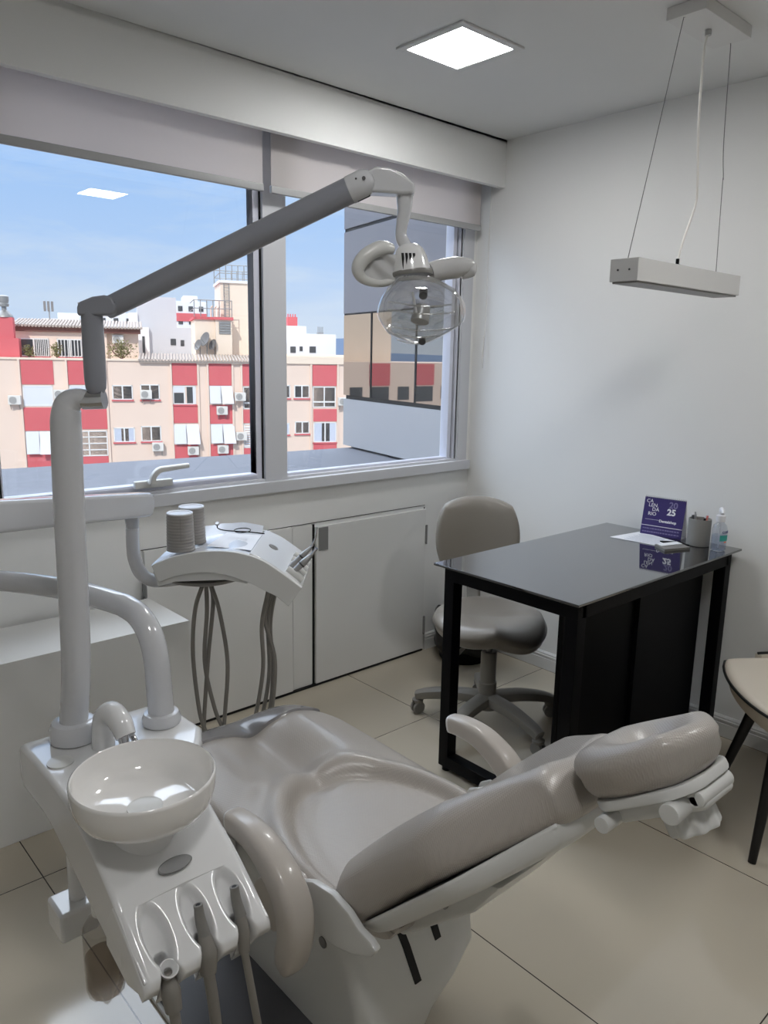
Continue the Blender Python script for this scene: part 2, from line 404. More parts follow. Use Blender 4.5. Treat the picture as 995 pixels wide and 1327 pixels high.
# --- hatch doors in the low wall
def hatch(x0, x1, z1, label, hx, plate):
    r = root('cupboard_door', label, 'cupboard door', ((x0+x1)/2, -.008, 0), 0, 'low cupboard doors under the window')
    b = bmesh.new(); box(b, x0, x1, -.016, -.0005, .012, z1, .0015); obj('panel', b, M['door'], r)
    for z in (.135, z1-.125):
        b = bmesh.new(); box(b, hx-.006, hx+.006, -.020, -.004, z-.045, z+.045, .001); cyl(b, (hx, -.020, z-.047), (hx, -.020, z+.047), .0045, seg=12)
        obj('hinge', b, M['plate'], r)
    if plate:
        b = bmesh.new(); box(b, x0+.012, x0+.062, -.020, -.015, z1-.105, z1-.004, .001); obj('lock_plate', b, M['plate'], r)
hatch(-.962, -.303, .722, 'white low cupboard door with steel lock plate, beside the taupe stool', -.300, True)
hatch(-1.728, -1.085, .738, 'white low cupboard door behind the instrument tray hoses', -1.731, False)
b = bmesh.new(); box(b, -1.075, -.974, -.004, -.0005, .012, .732, .001); struct('trim_3', b, M['door'])
b = bmesh.new(); box(b, -.975, -.962, -.0035, -.0004, .006, .734); box(b, -1.085, -1.080, -.0035, -.0004, .01, .736); box(b, -1.735, -.300, -.003, -.0004, .7385, .7405)
box(b, -.305, -.301, -.003, -.0004, .006, .73); box(b, -1.733, -.3, -.014, -.0004, .001, .008)
struct('trim_4', b, M['gasket'], smooth=0)

b = bmesh.new(); box(b, -3.6, -1.722, -.33, -.024, 0, .565, .002)
obj('storage_bench', b, M['door'], None, 40, 'long plain white low storage block under the window behind the spittoon', 'storage bench')

# --- ceiling lights
def ceiling_light(x, y, label):
    r = root('ceiling_light', label, 'ceiling light', (x, y, H), 0, 'square ceiling panels')
    b = bmesh.new()
    for s in (-1, 1):
        box(b, x+s*.131-.0125, x+s*.131+.0125, y-.1435, y+.1435, H-.007, H-.0005, .001)
        box(b, x-.1185, x+.1185, y+s*.131-.0125, y+s*.131+.0125, H-.007, H-.0005, .001)
    obj('frame', b, M['trimw'], r)
    b = bmesh.new(); box(b, x-.1185, x+.1185, y-.1185, y+.1185, H-.003, H-.0008); obj('diffuser', b, M['emit'], r, 0)
ceiling_light(-.923, -.720, 'square lit ceiling panel above the desk side of the room')
ceiling_light(-.83, -2.29, 'square lit ceiling panel mirrored in the window glass')
ceiling_light(-2.55, -2.42, 'square lit ceiling panel above the headrest end')

# --- pendant bar lamp
r = root('pendant_lamp', 'white bar pendant lamp hung on wires over the desk', 'pendant lamp', (-.575, -1.365, 1.65))
b = bmesh.new(); box(b, -.718, -.437, -1.424, -1.309, 2.366, 2.3995, .002); obj('canopy', b, M['lampw'], r)
b = bmesh.new(); box(b, -.876, -.236, -1.378, -1.290, 1.657, 1.719, .0015)
obj('bar', b, M['lampw'], r)
b = bmesh.new(); box(b, -.868, -.244, -1.372, -1.296, 1.652, 1.657); obj('diffuser', b, M['grey'], r)
for y in (-1.316, -1.352): b = bmesh.new(); cyl(b, (-.8775, y, 1.688), (-.874, y, 1.688), .003, seg=10); obj('screw', b, M['dgrey'], r)
for pts in ([(-.706, -1.359, 2.366), (-.714, -1.356, 2.345), (-.79, -1.348, 2.03), (-.865, -1.338, 1.719)], [(-.446, -1.366, 2.366), (-.440, -1.366, 2.35), (-.42, -1.364, 2.1), (-.395, -1.362, 2.0), (-.392, -1.36, 1.98), (-.345, -1.345, 1.719)]):
    b = bmesh.new(); tube(b, pts, .0011, 6, 6); obj('suspension_wire', b, M['wire'], r)
b = bmesh.new(); tube(b, [(-.579, -1.364, 2.366), (-.590, -1.362, 2.30), (-.578, -1.36, 2.12), (-.535, -1.352, 1.96), (-.53, -1.348, 1.90), (-.575, -1.345, 1.80), (-.60, -1.345, 1.735)], .0035, 8, 8); obj('cable', b, M['cord'], r)
b = bmesh.new(); cyl(b, (-.579, -1.364, 2.352), (-.579, -1.364, 2.367), .009, seg=16); obj('cable_gland', b, M['steel'], r)
b = bmesh.new(); cyl(b, (-.60, -1.345, 1.718), (-.60, -1.345, 1.726), .008, seg=12)
obj('cable_gland', b, M['steel'], r)
b = bmesh.new(); cyl(b, (-.60, -1.345, 1.724), (-.60, -1.345, 1.742), .005, seg=12); obj('strain_relief', b, M['black'], r)

# ================================================================== OUTSIDE
b = bmesh.new(); L = [(-9, 2.3), (-1.766, 1.545), (-.406, 1.37), (.45, 1.29), (6, .9), (6, .121), (-9, .121)]
prism(b, L, lambda a, c: V((a, c, .60)), lambda a, c: V((a, c, .85))); struct('roof_ledge', b, M['ledge'])
# own building above, below and beside the room
b = bmesh.new(); box(b, -10, 3, -9, .12, H+.07, 24); box(b, -10, 3, -9, .118, -20, -.07); struct('exterior_own_building', b, M['own'])
# curtain-walled wing to the right
WA, WD, WN = V((.274, 1.308, 0)), V((.208, .978, 0)), V((.978, -.208, 0))
def wing(b, s0, s1, z0, z1, t0=0.0, t1=.06):
    P = [WA+WD*s0+WN*t0, WA+WD*s1+WN*t0, WA+WD*s1+WN*t1, WA+WD*s0+WN*t1]
    loft(b, [[V((p.x, p.y, z)) for p in P] for z in (z0, z1)]); bmesh.ops.recalc_face_normals(b, faces=b.faces)
r = root('building_wing', 'grey wing of the building with mirror glazing right of the window', 'building', (.3, .9, .85))
b = bmesh.new(); wing(b, -1.185, .05, .865, 1.165, 0, 1.2); obj('spandrel_wall', b, M['clad'], r, 20)
b = bmesh.new(); wing(b, -1.185, .035, 1.165, 1.19, .012, 1.1); wing(b, -1.15, .03, .851, .865, .05, 1.1); obj('sill_joint', b, M['gasket'], r, 0)
b = bmesh.new(); wing(b, -1.185, .05, 1.19, 1.69, 0, 1.1); obj('mirror_glazing', b, M['mirrorw'], r, 0)
for s in (-.318, -.825):
    b = bmesh.new(); wing(b, s-.006, s+.006, 1.19, 1.69, -.004, .01); obj('glazing_joint', b, M['gasket'], r, 0)
b = bmesh.new(); wing(b, -1.185, .05, 1.70, 2.19, -.002, 1.1); wing(b, -1.185, .05, 2.21, 3.4, -.002, 1.1); obj('spandrel_panel', b, M['cladd'], r, 0)
b = bmesh.new(); wing(b, -1.185, .049, 1.69, 1.70, .002, 1.0); wing(b, -1.185, .049, 2.19, 2.21, .004, 1.0); obj('panel_joint', b, M['gasket'], r, 0)

# street far below
b = bmesh.new(); box(b, -150, 200, 2, 300, -20.5, -20); struct('street', b, M['street'], smooth=0)

# facade frame across the street
FP, FE, FN = V((19.436, 44.65, 0)), V((.9137, -.4063, 0)), V((.4063, .9137, 0))
def F(s, o, z): return FP + FE*s + FN*o + V((0, 0, z))
FM = Matrix.Translation(FP) @ Matrix(((FE.x, FN.x, 0, 0), (FE.y, FN.y, 0, 0), (0, 0, 1, 0), (0, 0, 0, 1)))
def fb(b, s0, s1, o0, o1, z0, z1, bev=0): return box(b, s0, s1, o0, o1, z0, z1, bev, 1, FM)

RED = [(-7.89, -6.06, -0.63, 0.84), (-5.22, -3.03, -0.63, 0.84), (1.08, 2.65, -0.63, 0.84), (3.42, 4.88, -0.64, 0.84), (5.62, 7.12, -0.65, 0.84), (10.41, 12.11, -0.62, 0.80),
 (-7.91, -6.15, -3.5, -2.06), (-4.95, -3.05, -3.44, -2.15), (1.08, 2.62, -3.1, -1.93), (3.42, 4.9, -3.17, -1.92), (5.62, 7.08, -3.14, -2.25), (10.47, 12.13, -3.07, -2.22),
 (-7.9, -6.15, -6.6, -5.01), (-4.9, -3.1, -6.6, -5.2), (1.04, 2.58, -6.6, -4.55), (3.41, 4.9, -6.6, -4.55), (5.62, 7.07, -6.6, -4.86), (10.47, 12.13, -6.6, -4.59)]
r = root('apartment_building', 'beige apartment block with coral red panels and white windows, opposite the window', 'building', F(0, 0, -20))
b = bmesh.new(); fb(b, -12.0, 13.2, 0, 8.3, -20, .92); obj('wall', b, M['stucco'], r, 0)
b = bmesh.new(); fb(b, -12.1, -1.0, -.10, .5, .88, 1.0); fb(b, -12.1, -1.0, .4, 8.3, .86, .93); obj('parapet', b, M['cream'], r, 0)
for s0, s1, z0, z1 in RED:
    b = bmesh.new(); fb(b, s0, s1, -.05, .02, z0, z1); obj('panel', b, M['redp'], r, 0)
b = bmesh.new()
for s in (1.0, 2.72, 3.34, 4.96, 5.55, 7.2, 10.3, 12.2, -5.3, -2.98, -8.0): fb(b, s-.06, s+.06, -.12, .02, -20, .88)
obj('pilaster_lines', b, M['stucco'], r, 0)
b = bmesh.new(); n = 34
prism(b, [(s, z) for s in () for z in ()] or [(-.95, .80), (6.55, .80), (6.55, .94), (-.95, .94)], lambda a, z: F(a, -.25, z), lambda a, z: F(a, .1, z)); 
for k in range(38):
    s = -.93+k*.2; tube(b, [F(s, -.32, .95), F(s+.05, 1.0, 1.16), F(s+.1, 2.3, 1.33)], .075, 8, 1)
obj('corrugated_eave', b, M['corr'], r)
b = bmesh.new(); fb(b, 8.0, 13.2, -.15, .6, .86, 1.35); fb(b, 8.0, 13.2, .6, 3, 1.1, 1.5); obj('parapet', b, M['cream'], r, 0)

def window(s0, s1, z0, z1, kind, par=r, o=0.0):
    m = bmesh.new(); t = .07
    fb(m, s0, s1, o-.04, o+.06, z0, z0+t); fb(m, s0, s1, o-.04, o+.06, z1-t, z1); fb(m, s0, s0+t, o-.04, o+.06, z0, z1); fb(m, s1-t, s1, o-.04, o+.06, z0, z1)
    c = (s0+s1)/2
    if kind in ('two', 'curtain', 'open', 'awning'): fb(m, c-.045, c+.045, o-.045, o+.06, z0, z1)
    if kind == 'grid':
        for k in (1, 2, 3): fb(m, s0, s1, o-.045, o+.05, z0+(z1-z0)*k/4-.035, z0+(z1-z0)*k/4+.035)
        fb(m, s0+(s1-s0)*.36-.04, s0+(s1-s0)*.36+.04, o-.045, o+.05, z0, z1)
    if kind == 'balcony': fb(m, s0, s1, o-.05, o+.05, z0+(z1-z0)*.27-.05, z0+(z1-z0)*.27+.05); fb(m, c-.04, c+.04, o-.045, o+.05, z0, z1)
    f = obj('window', m, M['winf'], par, 0)
    m = bmesh.new()
    if kind == 'open':
        fb(m, s0+t, c, o-.01, o+.02, z0+t, z0+(z1-z0)*.62); fb(m, c+.15, s1-.18, o-.01, o+.02, z0+t, z1-t); obj('pane', m, M['wing'], f, 0)
        m = bmesh.new(); fb(m, s0+t, c, o-.02, o+.02, z0+(z1-z0)*.64, z1-t); fb(m, s1-.2, s1-t, o-.02, o+.02, z0+t, z1-t); obj('shutter_box', m, M['shut'], f, 0)
    elif kind == 'shut':
        fb(m, s0+t, s1-t, o-.02, o+.02, z0+t, z1-t); obj('shutter', m, M['shut'], f, 0)
    elif kind == 'louvre':
        for k in range(9):
            z = z0+.1+(z1-z0-.2)*k/9; loft(m, [[F(s, o-.05, z), F(s, o+.04, z+.13), F(s, o+.05, z+.13), F(s, o-.04, z)] for s in (s0+t, s1-t)])
        bmesh.ops.recalc_face_normals(m, faces=m.faces); obj('louvre', m, M['shut'], f, 0)
        m = bmesh.new(); fb(m, s0, s1, o+.05, o+.06, z0, z1); obj('pane', m, M['wing'], f, 0)
    else:
        fb(m, s0+t, s1-t, o+.0, o+.02, z0+t, z1-t); obj('pane', m, M['wing'], f, 0)
    if kind == 'awning':
        for a0, a1, out in ((s0+.04, c-.03, .25), (c+.03, s1-.02, .55)):
            m = bmesh.new(); loft(m, [[F(a0, o-.06, z1), F(a1, o-.06, z1), F(a1, o-.03, z1), F(a0, o-.03, z1)], [F(a0, o-.06-out, z0+.02), F(a1+.1*out, o-.06-out, z0+.02), F(a1+.1*out, o-.03-out, z0+.02), F(a0, o-.03-out, z0+.02)]])
            bmesh.ops.recalc_face_normals(m, faces=m.faces); obj('awning_shutter', m, M['shut'], f, 0)
    if kind == 'curtain':
        for a0, a1 in ((s0+t, s0+(s1-s0)*.36), (s0+(s1-s0)*.70, s1-t)):
            m = bmesh.new(); N = 14; P = [(a0+(a1-a0)*i/N, o-.01-.012*(i % 2)) for i in range(N+1)]
            loft(m, [[F(s, q_, z) for s, q_ in P] for z in (z0+t, z1-t)], False, False); obj('curtain', m, M['curt'], f, 0)
    if kind in ('two', 'curtain', 'open'):
        m = bmesh.new(); fb(m, s0-.05, s1+.05, o-.12, o+.02, z0-.09, z0-.01); obj('sill', m, M['redp'], f, 0)
for w in [(-7.88, -6.15, -1.98, -.70, 'shut'), (-5.2, -3.1, -2.1, -.68, 'shut'), (1.08, 2.55, -1.88, -.67, 'open'), (3.41, 4.93, -1.83, -.66, 'awning'), (5.64, 7.1, -2.2, -.7, 'balcony'), (10.41, 12.06, -2.11, -.67, 'balcony'),
          (-2.66, -1.41, -1.58, -.65, 'two'), (-.94, .26, -1.58, -.59, 'two'), (7.7, 8.85, -1.47, -.58, 'two'), (9.12, 10.2, -1.47, -.58, 'two'),
          (-7.91, -6.3, -4.96, -3.55, 'awning'), (-4.85, -3.08, -5.18, -3.54, 'grid'), (1.03, 2.68, -4.48, -3.2, 'awning'), (3.44, 5.02, -4.47, -3.2, 'awning'), (5.64, 7.06, -4.83, -3.19, 'louvre'), (10.47, 12.13, -4.54, -3.13, 'curtain'),
          (-2.7, -1.39, -4.31, -3.36, 'curtain'), (-1.01, .25, -4.29, -3.28, 'two'), (7.7, 8.78, -3.96, -3.16, 'curtain'), (9.16, 10.19, -3.92, -3.06, 'two')]: window(*w)
# penthouse on the terrace
b = bmesh.new(); fb(b, -8.4, -2.9, 2.6, 8, .9, 2.95); fb(b, -2.9, -.9, 3.0, 8, .9, 2.75); obj('penthouse_wall', b, M['stucco'], r, 0)
b = bmesh.new(); fb(b, -8.55, -.75, 2.3, 2.6, 2.62, 2.98); obj('fascia', b, M['fascia'], r, 0)
b = bmesh.new()
for k in range(40): s = -8.5+k*.2; tube(b, [F(s, 2.05, 2.98), F(s, 6, 3.5)], .085, 8, 1)
obj('corrugated_roof', b, M['corr'], r)
for s0, s1 in ((-8.27, -6.43), (-5.97, -4.45), (-4.3, -3.1)): window(s0, s1, 1.05, 2.2, 'two', r, 2.58)
for k, s0, s1 in ((0, -7.3, -6.5), (1, -5.9, -4.5), (2, -4.2, -3.15)):
    b = bmesh.new()
    for i in range(8): cyl(b, F(s0+(s1-s0)*i/7, 2.45, 1.1), F(s0+(s1-s0)*i/7, 2.45, 2.15), .028, seg=6)
    obj('window_grille', b, M['winf'], r, 0)

def shrub(s, w, h, label, n=220):
    q = root('shrub', label, 'shrub', F(s, .9, .95), 0, 'shrubs on the roof terrace')
    b = bmesh.new()
    for k in range(6): tube(b, [F(s, 1.1, .97), F(s+random.uniform(-.3, .3)*w, 1.1+random.uniform(-.2, .2), .95+h*.5), F(s+random.uniform(-.5, .5)*w, 1.1+random.uniform(-.3, .3), .95+h*.9)], [.03, .01], 5, 3)
    obj('stem', b, M['fascia'], q)
    b = bmesh.new()
    for k in range(n):
        p = F(s+random.uniform(-1, 1)*random.uniform(0, .5)*w, 1.1+random.uniform(-.4, .5), 1.08+h*min(.9, abs(random.gauss(.4, .25)))); sz = random.uniform(.05, .11)
        R = Matrix.Rotation(random.uniform(0, 6.3), 3, V((random.uniform(-1, 1), random.uniform(-1, 1), random.uniform(-1, 1))).normalized())
        vs = [b.verts.new(p + R @ V(c)) for c in ((-sz, 0, 0), (0, -sz*.5, 0), (sz, 0, 0), (0, sz*.5, .02))]; b.faces.new(vs)
    obj('foliage', b, M['leaf'], q, 0)
shrub(-7.5, .8, .75, 'small dry shrub on the roof terrace nearest the red chimney')
shrub(-5.9, .9, .95, 'dry shrub on the roof terrace between the barred windows')
shrub(-2.0, 2.2, 1.2, 'widest sprawling dry shrub at the terrace end beside the white building', 520)

q = root('chimney_stack', 'red brick chimney with metal cowl at the far left roof edge', 'chimney', F(-8.7, 1, .95))
b = bmesh.new(); fb(b, -9.4, -7.97, .6, 1.6, .94, 2.15); fb(b, -9.3, -8.24, .7, 1.5, 2.1, 3.4); obj('stack', b, M['redp'], q, 0)
b = bmesh.new(); lathe(b, [(.5, 3.4), (.45, 3.55), (.2, 3.8), (.14, 3.85), (.14, 4.05), (.28, 4.05), (.3, 4.2), (.26, 4.25), (.3, 4.4), (.3, 4.65), (.2, 4.72), (0, 4.74)], F(-8.72, 1.1, 0), seg=20); obj('cowl', b, M['zinc'], q)

# air conditioners
def aircon():
    a = root('air_conditioner', 'x', 'air conditioner', (0, 0, 0), 0, 'air conditioners on the facade opposite')
    R3 = Matrix(((FE.x, FN.x, 0, 0), (FE.y, FN.y, 0, 0), (0, 0, 1, 0), (0, 0, 0, 1)))
    def done(n, b, m):
        bmesh.ops.transform(b, matrix=R3, verts=b.verts); obj(n, b, m, a, 30)
    b = bmesh.new(); box(b, -.36, .36, -.34, -.04, 0, .56, .03); done('case', b, M['acw'])
    b = bmesh.new(); cyl(b, (-.08, -.335, .28), (-.08, -.36, .28), .225, seg=24); done('fan_grille', b, M['acd'])
    b = bmesh.new()
    for k in range(3): lathe(b, [(.07*(k+1)-.012, -.008), (.07*(k+1)+.012, -.008), (.07*(k+1)+.012, .008), (.07*(k+1)-.012, .008)], (-.08, -.365, .28), (0, -1, 0), 20, closed=True)
    done('fan_guard', b, M['acw'])
    b = bmesh.new()
    for s in (-.25, .25): box(b, s-.02, s+.02, -.32, .0, -.05, 0); tube(b, [(s, -.3, -.03), (s, 0, -.3)], .02, 6, 1)
    done('bracket', b, M['zinc']); return a
A0 = aircon()
acs = [(-8.34, -1.86, 'air conditioner left of the topmost white shutter at the far left'), (-5.74, -1.5, 'air conditioner between two shuttered windows behind the lamp column'), (5.4, -1.63, 'air conditioner beside the dark upper window near the mullion'),
       (4.2, -2.55, 'air conditioner on the red panel under the upper awning shutters'), (-.6, -1.5, 'small air conditioner set in the upper beige wall window'), (0.0, -4.9, 'air conditioner under the lower beige wall window'),
       (2.25, -5.2, 'air conditioner on the red panel below the lower left pair of awning shutters'), (4.2, -5.15, 'air conditioner on the red panel below the lower right pair of awning shutters'), (5.45, -4.28, 'air conditioner beside the grey louvred window'), (12.5, -1.95, 'air conditioner at the right end of the facade by the mirror wing')]
for i, (s, z, lb) in enumerate(acs):
    o = A0 if i == 0 else dup(A0, (0, 0, 0)); o.location = F(s, -.2 if s in (5.4, 12.5) else -.08, z); o['label'] = lb
o = dup(A0, F(-2.2, 2.9, 1.98), 'air conditioner on the penthouse wall above the sprawling shrub')

# white buildings behind
q = root('white_building', 'plain white block with grey side rising behind the terrace', 'building', F(.5, 9, -20))
b = bmesh.new(); fb(b, -.9, 1.94, 9, 14, -20, 5.5); obj('wall', b, M['greyb'], q, 0)
b = bmesh.new(); fb(b, -1.5, -.85, 8.8, 14, -20, 4.3); fb(b, -1.0, -.1, 8.5, 10, -20, 3.27); obj('stair_wall', b, M['whiteb'], q, 0)
b = bmesh.new(); fb(b, 1.94, 3.5, 9, 13, -20, 3.3); obj('low_wing', b, M['greyb'], q, 0)
for s0, s1, z0, z1 in ((1.45, 1.84, 2.0, 2.48), (2.18, 2.45, 1.95, 2.4), (-.6, -.42, 1.2, 2.6)):
    b = bmesh.new(); fb(b, s0, s1, 8.45 if s0 < 0 else 8.96, 9.1, z0, z1); obj('window', b, M['wing'], q, 0)
def far_block(s0, s1, o, z, lb, cat='building', rows=2, red=False):
    q = root('distant_building', lb, cat, F((s0+s1)/2, o, -20), 0, 'distant white blocks')
    b = bmesh.new(); fb(b, s0, s1, o, o+6, -20, z); fb(b, s0+.3*(s1-s0), s0+.75*(s1-s0), o+1, o+5, z, z+.6); obj('wall', b, M['whiteb'], q, 0)
    if red:
        b = bmesh.new(); fb(b, s0-.05, s1+.05, o-.1, o+.1, z-2.0, z-1.2); obj('red_band', b, M['redp'], q, 0)
    n = max(2, int((s1-s0)/.9))
    for k in range(n):
        for j in range(rows):
            b = bmesh.new(); c = s0+(s1-s0)*(k+.5)/n; fb(b, c-.22, c+.22, o-.06, o+.1, z-1.0-j*1.3, z-.5-j*1.3); obj('window', b, M['wing'], q, 0)
far_block(2.9, 6.0, 30, 6.6, 'distant white block with a red band beside the stair tower', red=True)
far_block(-4.6, -1.0, 30, 5.2, 'distant white block above the corrugated penthouse roof')
far_block(-9.5, -5.2, 30, 4.5, 'distant low white block left of the lamp column')

q = root('stair_tower', 'cream rooftop stair tower with railing and ladder beside the mullion', 'tower', F(5.8, 4, .9))
b = bmesh.new(); fb(b, 4.72, 7.7, 4, 8, .93, 6.35); obj('wall', b, M['cream'], q, 0)
b = bmesh.new(); fb(b, 4.62, 7.8, 3.85, 8.1, 6.3, 6.48); obj('coping', b, M['winf'], q, 0)
b = bmesh.new()
for k in range(8):
    s = 4.7+k*.42; cyl(b, F(s, 3.95, 6.45), F(s, 3.95, 7.5), .03, seg=6); cyl(b, F(s, 7.9, 6.45), F(s, 7.9, 7.5), .03, seg=6)
for z in (6.95, 7.5):
    for o in (3.95, 7.9): tube(b, [F(4.7, o, z), F(7.7, o, z)], .03, 6, 1)
    for s in (4.7, 7.65): tube(b, [F(s, 3.95, z), F(s, 7.9, z)], .03, 6, 1)
obj('railing', b, M['zinc'], q, 0)
b = bmesh.new()
for s in (4.95, 5.3): cyl(b, F(s, 3.90, 3.95), F(s, 3.90, 6.25), .025, seg=6)
for k in range(12): cyl(b, F(4.95, 3.90, 4.0+k*.2), F(5.3, 3.90, 4.0+k*.2), .02, seg=6)
obj('ladder', b, M['zinc'], q, 0)
q = root('rooftop_block', 'cream rooftop block with red rim, louvred opening and railing', 'rooftop block', F(4, 3, .9))
b = bmesh.new(); fb(b, 2.85, 4.70, 3.0, 7, .93, 3.75); fb(b, 4.2, 5.3, 2.6, 3.84, .93, 3.75); obj('wall', b, M['cream'], q, 0)
b = bmesh.new(); fb(b, 2.75, 4.6, 2.85, 7, 3.72, 3.9); fb(b, 4.1, 5.4, 2.45, 3.82, 3.72, 3.9); obj('rim', b, M['redp'], q, 0)
b = bmesh.new()
for k in range(7): cyl(b, F(2.8+k*.42, 2.6, 3.9), F(2.8+k*.42, 2.6, 5.0), .03, seg=6)
for z in (4.45, 5.0): tube(b, [F(2.8, 2.6, z), F(5.35, 2.6, z)], .03, 6, 1); tube(b, [F(2.8, 2.6, z), F(2.8, 6.5, z)], .03, 6, 1)
obj('railing', b, M['zinc'], q, 0)
b = bmesh.new()
for k in range(5): fb(b, 4.42, 5.2, 2.53, 2.62, 2.78+k*.17, 2.78+k*.17+.13)
obj('louvre', b, M['zinc'], q, 0)
b = bmesh.new()
for s in (4.0, 4.25, 4.5): tube(b, [F(s, 3.5, 3.9), F(s, 3.5, 4.5), F(s+.1, 3.3, 4.65)], .06, 8, 4)
obj('vent_pipe', b, M['cream'], q)
for i, (s, z, rr, lb) in enumerate(((3.08, 1.95, .38, 'satellite dish leftmost on the cream rooftop wall'), (3.56, 2.35, .50, 'largest satellite dish, middle of three on the cream rooftop wall'), (4.08, 2.0, .38, 'satellite dish nearest the louvred opening'))):
    g = root('satellite_dish', lb, 'satellite dish', F(s, 2.6, z-.7), 0, 'satellite dishes on the roof')
    ax = (FE*-.82 - FN*.45 + V((0, 0, .35)))
    b = bmesh.new(); lathe(b, [(.01, 0), (rr*.5, .04), (rr, .15), (rr, .17), (rr*.5, .07), (.01, .03)], F(s, 2.6, z), ax, 24, closed=False); obj('dish', b, M['acd'], g)
    b = bmesh.new(); tube(b, [F(s, 2.6, z), F(s+.05, 2.75, z-.3), F(s, 2.8, 1.0)], .04, 6, 3); obj('mast', b, M['zinc'], g)
    b = bmesh.new(); tube(b, [F(s, 2.6, z-rr*.9), F(s, 2.6, z)+ax.normalized()*.5], .02, 6, 1); obj('feed_arm', b, M['zinc'], g)

q = root('rooftop_annex', 'low white rooftop building seen through the right pane', 'building', F(12, 10, -20))
b = bmesh.new(); fb(b, 8.5, 14.6, 10, 14, -20, 3.15); obj('wall', b, M['whiteb'], q, 0)
b = bmesh.new(); fb(b, 9.5, 12.2, 10.4, 14, 3.15, 3.75); obj('upper_wall', b, M['whiteb'], q, 0)
for s0, s1, z0, z1 in ((10.8, 11.24, 1.62, 2.11), (11.56, 11.81, 1.76, 2.13), (12.38, 12.9, 1.65, 2.15)):
    b = bmesh.new(); fb(b, s0, s1, 9.95, 10.1, z0, z1); obj('window', b, M['wing'], q, 0)
b = bmesh.new(); fb(b, 10.7, 11.5, 10.5, 11.3, 3.7, 4.45)
for k in range(4): cyl(b, F(10.8+k*.2, 10.9, 4.4), F(10.8+k*.2, 10.9, 4.7), .05, seg=8)
obj('chimney', b, M['redp'], q, 0)
b = bmesh.new(); fb(b, 13.22, 13.67, 10.5, 11, 3.15, 3.3)
for k in range(4): cyl(b, F(13.25+k*.13, 10.7, 3.3), F(13.25+k*.13, 10.7, 3.75), .03, seg=6)
obj('vent_cage', b, M['zinc'], q, 0)
# antennas behind the penthouse
for s, lb in ((-6.9, 'roof antenna mast standing behind the penthouse at left'), (-4.6, 'roof antenna mast beside the lamp column')):
    g = root('roof_antenna', lb, 'antenna', F(s, 9, 3), 0, 'roof antennas')
    b = bmesh.new(); cyl(b, F(s, 9, 3), F(s, 9, 4.8), .04, seg=6); obj('mast', b, M['zinc'], g)
    b = bmesh.new()
    for k in range(3): fb(b, s-.35+k*.25, s-.2+k*.25, 8.9, 9.1, 4.2, 4.9)
    obj('panel_antenna', b, M['acd'], g, 0)
# the neighbouring block mirrored in the wing
q = root('neighbour_building', 'beige and red block further left, mirrored in the glazed wing', 'building', F(-40, 0, -20))
b = bmesh.new(); fb(b, -70, -12.2, 0, 11, -20, .95); obj('wall', b, M['stucco'], q, 0)
b = bmesh.new(); fb(b, -46, -37, 3, 10, .9, 6.2); obj('roof_block', b, M['cream'], q, 0)
for k in range(8):
    s = -60+k*5.6
    b = bmesh.new(); fb(b, s, s+2.4, -.06, .02, -1.1, .85); obj('panel', b, M['redp'], q, 0)
    b = bmesh.new(); fb(b, s+.1, s+2.3, -.04, .02, -2.6, -1.2); obj('window', b, M['wing'], q, 0)
    b = bmesh.new(); fb(b, s+3.2, s+4.6, -.04, .02, -2.4, -1.2); obj('window', b, M['wing'], q, 0)
b = bmesh.new()
prof = [(-700, 0), (-200, 8), (60, 8), (150, 14), (260, 12), (420, 20), (700, 10)]
loft(b, [[F(s, 400, -60), F(s, 420, h)] for s, h in prof] , False, False); struct('hills', b, M['hill'])
# ================================================================== DESK SIDE
r = root('desk', 'black glass-topped desk on a black steel tube frame against the right wall', 'desk', (-.55, -1.1, 0))
b = bmesh.new(); box(b, -1.073, -.022, -1.396, -.822, .752, .760, .0015); obj('glass_top', b, M['blackg'], r)
b = bmesh.new()
for x in (-1.02, -.075): box(b, x-.022, x+.022, -1.375, -.845, .700, .744, .003)
for y in (-1.353, -.867): box(b, -1.02, -.075, y-.022, y+.022, .700, .744, .003)
for x in (-1.02, -.075):
    for y in (-1.353, -.867): cyl(b, (x, y, .744), (x, y, .752), .016)
obj('top_frame', b, M['black'], r)
for x in (-1.02, -.075):
    for y in (-1.353, -.867):
        b = bmesh.new(); box(b, x-.022, x+.022, y-.022, y+.022, .018, .702, .003); lg = obj('leg', b, M['black'], r)
        b = bmesh.new(); cyl(b, (x, y, 0), (x, y, .02), .016); obj('foot', b, M['black'], lg)
    b = bmesh.new(); box(b, x-.022, x+.022, -1.335, -.885, .018, .062, .003); obj('bottom_rail', b, M['black'], r)
b = bmesh.new(); box(b, -.997, -.582, -1.296, -1.280, .035, .700, .001); obj('modesty_panel', b, M['blackp'], r)
b = bmesh.new(); box(b, -.58, -.135, -1.312, -1.304, .035, .700, .001); box(b, -.58, -.135, -1.304, -1.0, .035, .70, .002); obj('side_cabinet', b, M['black'], r)

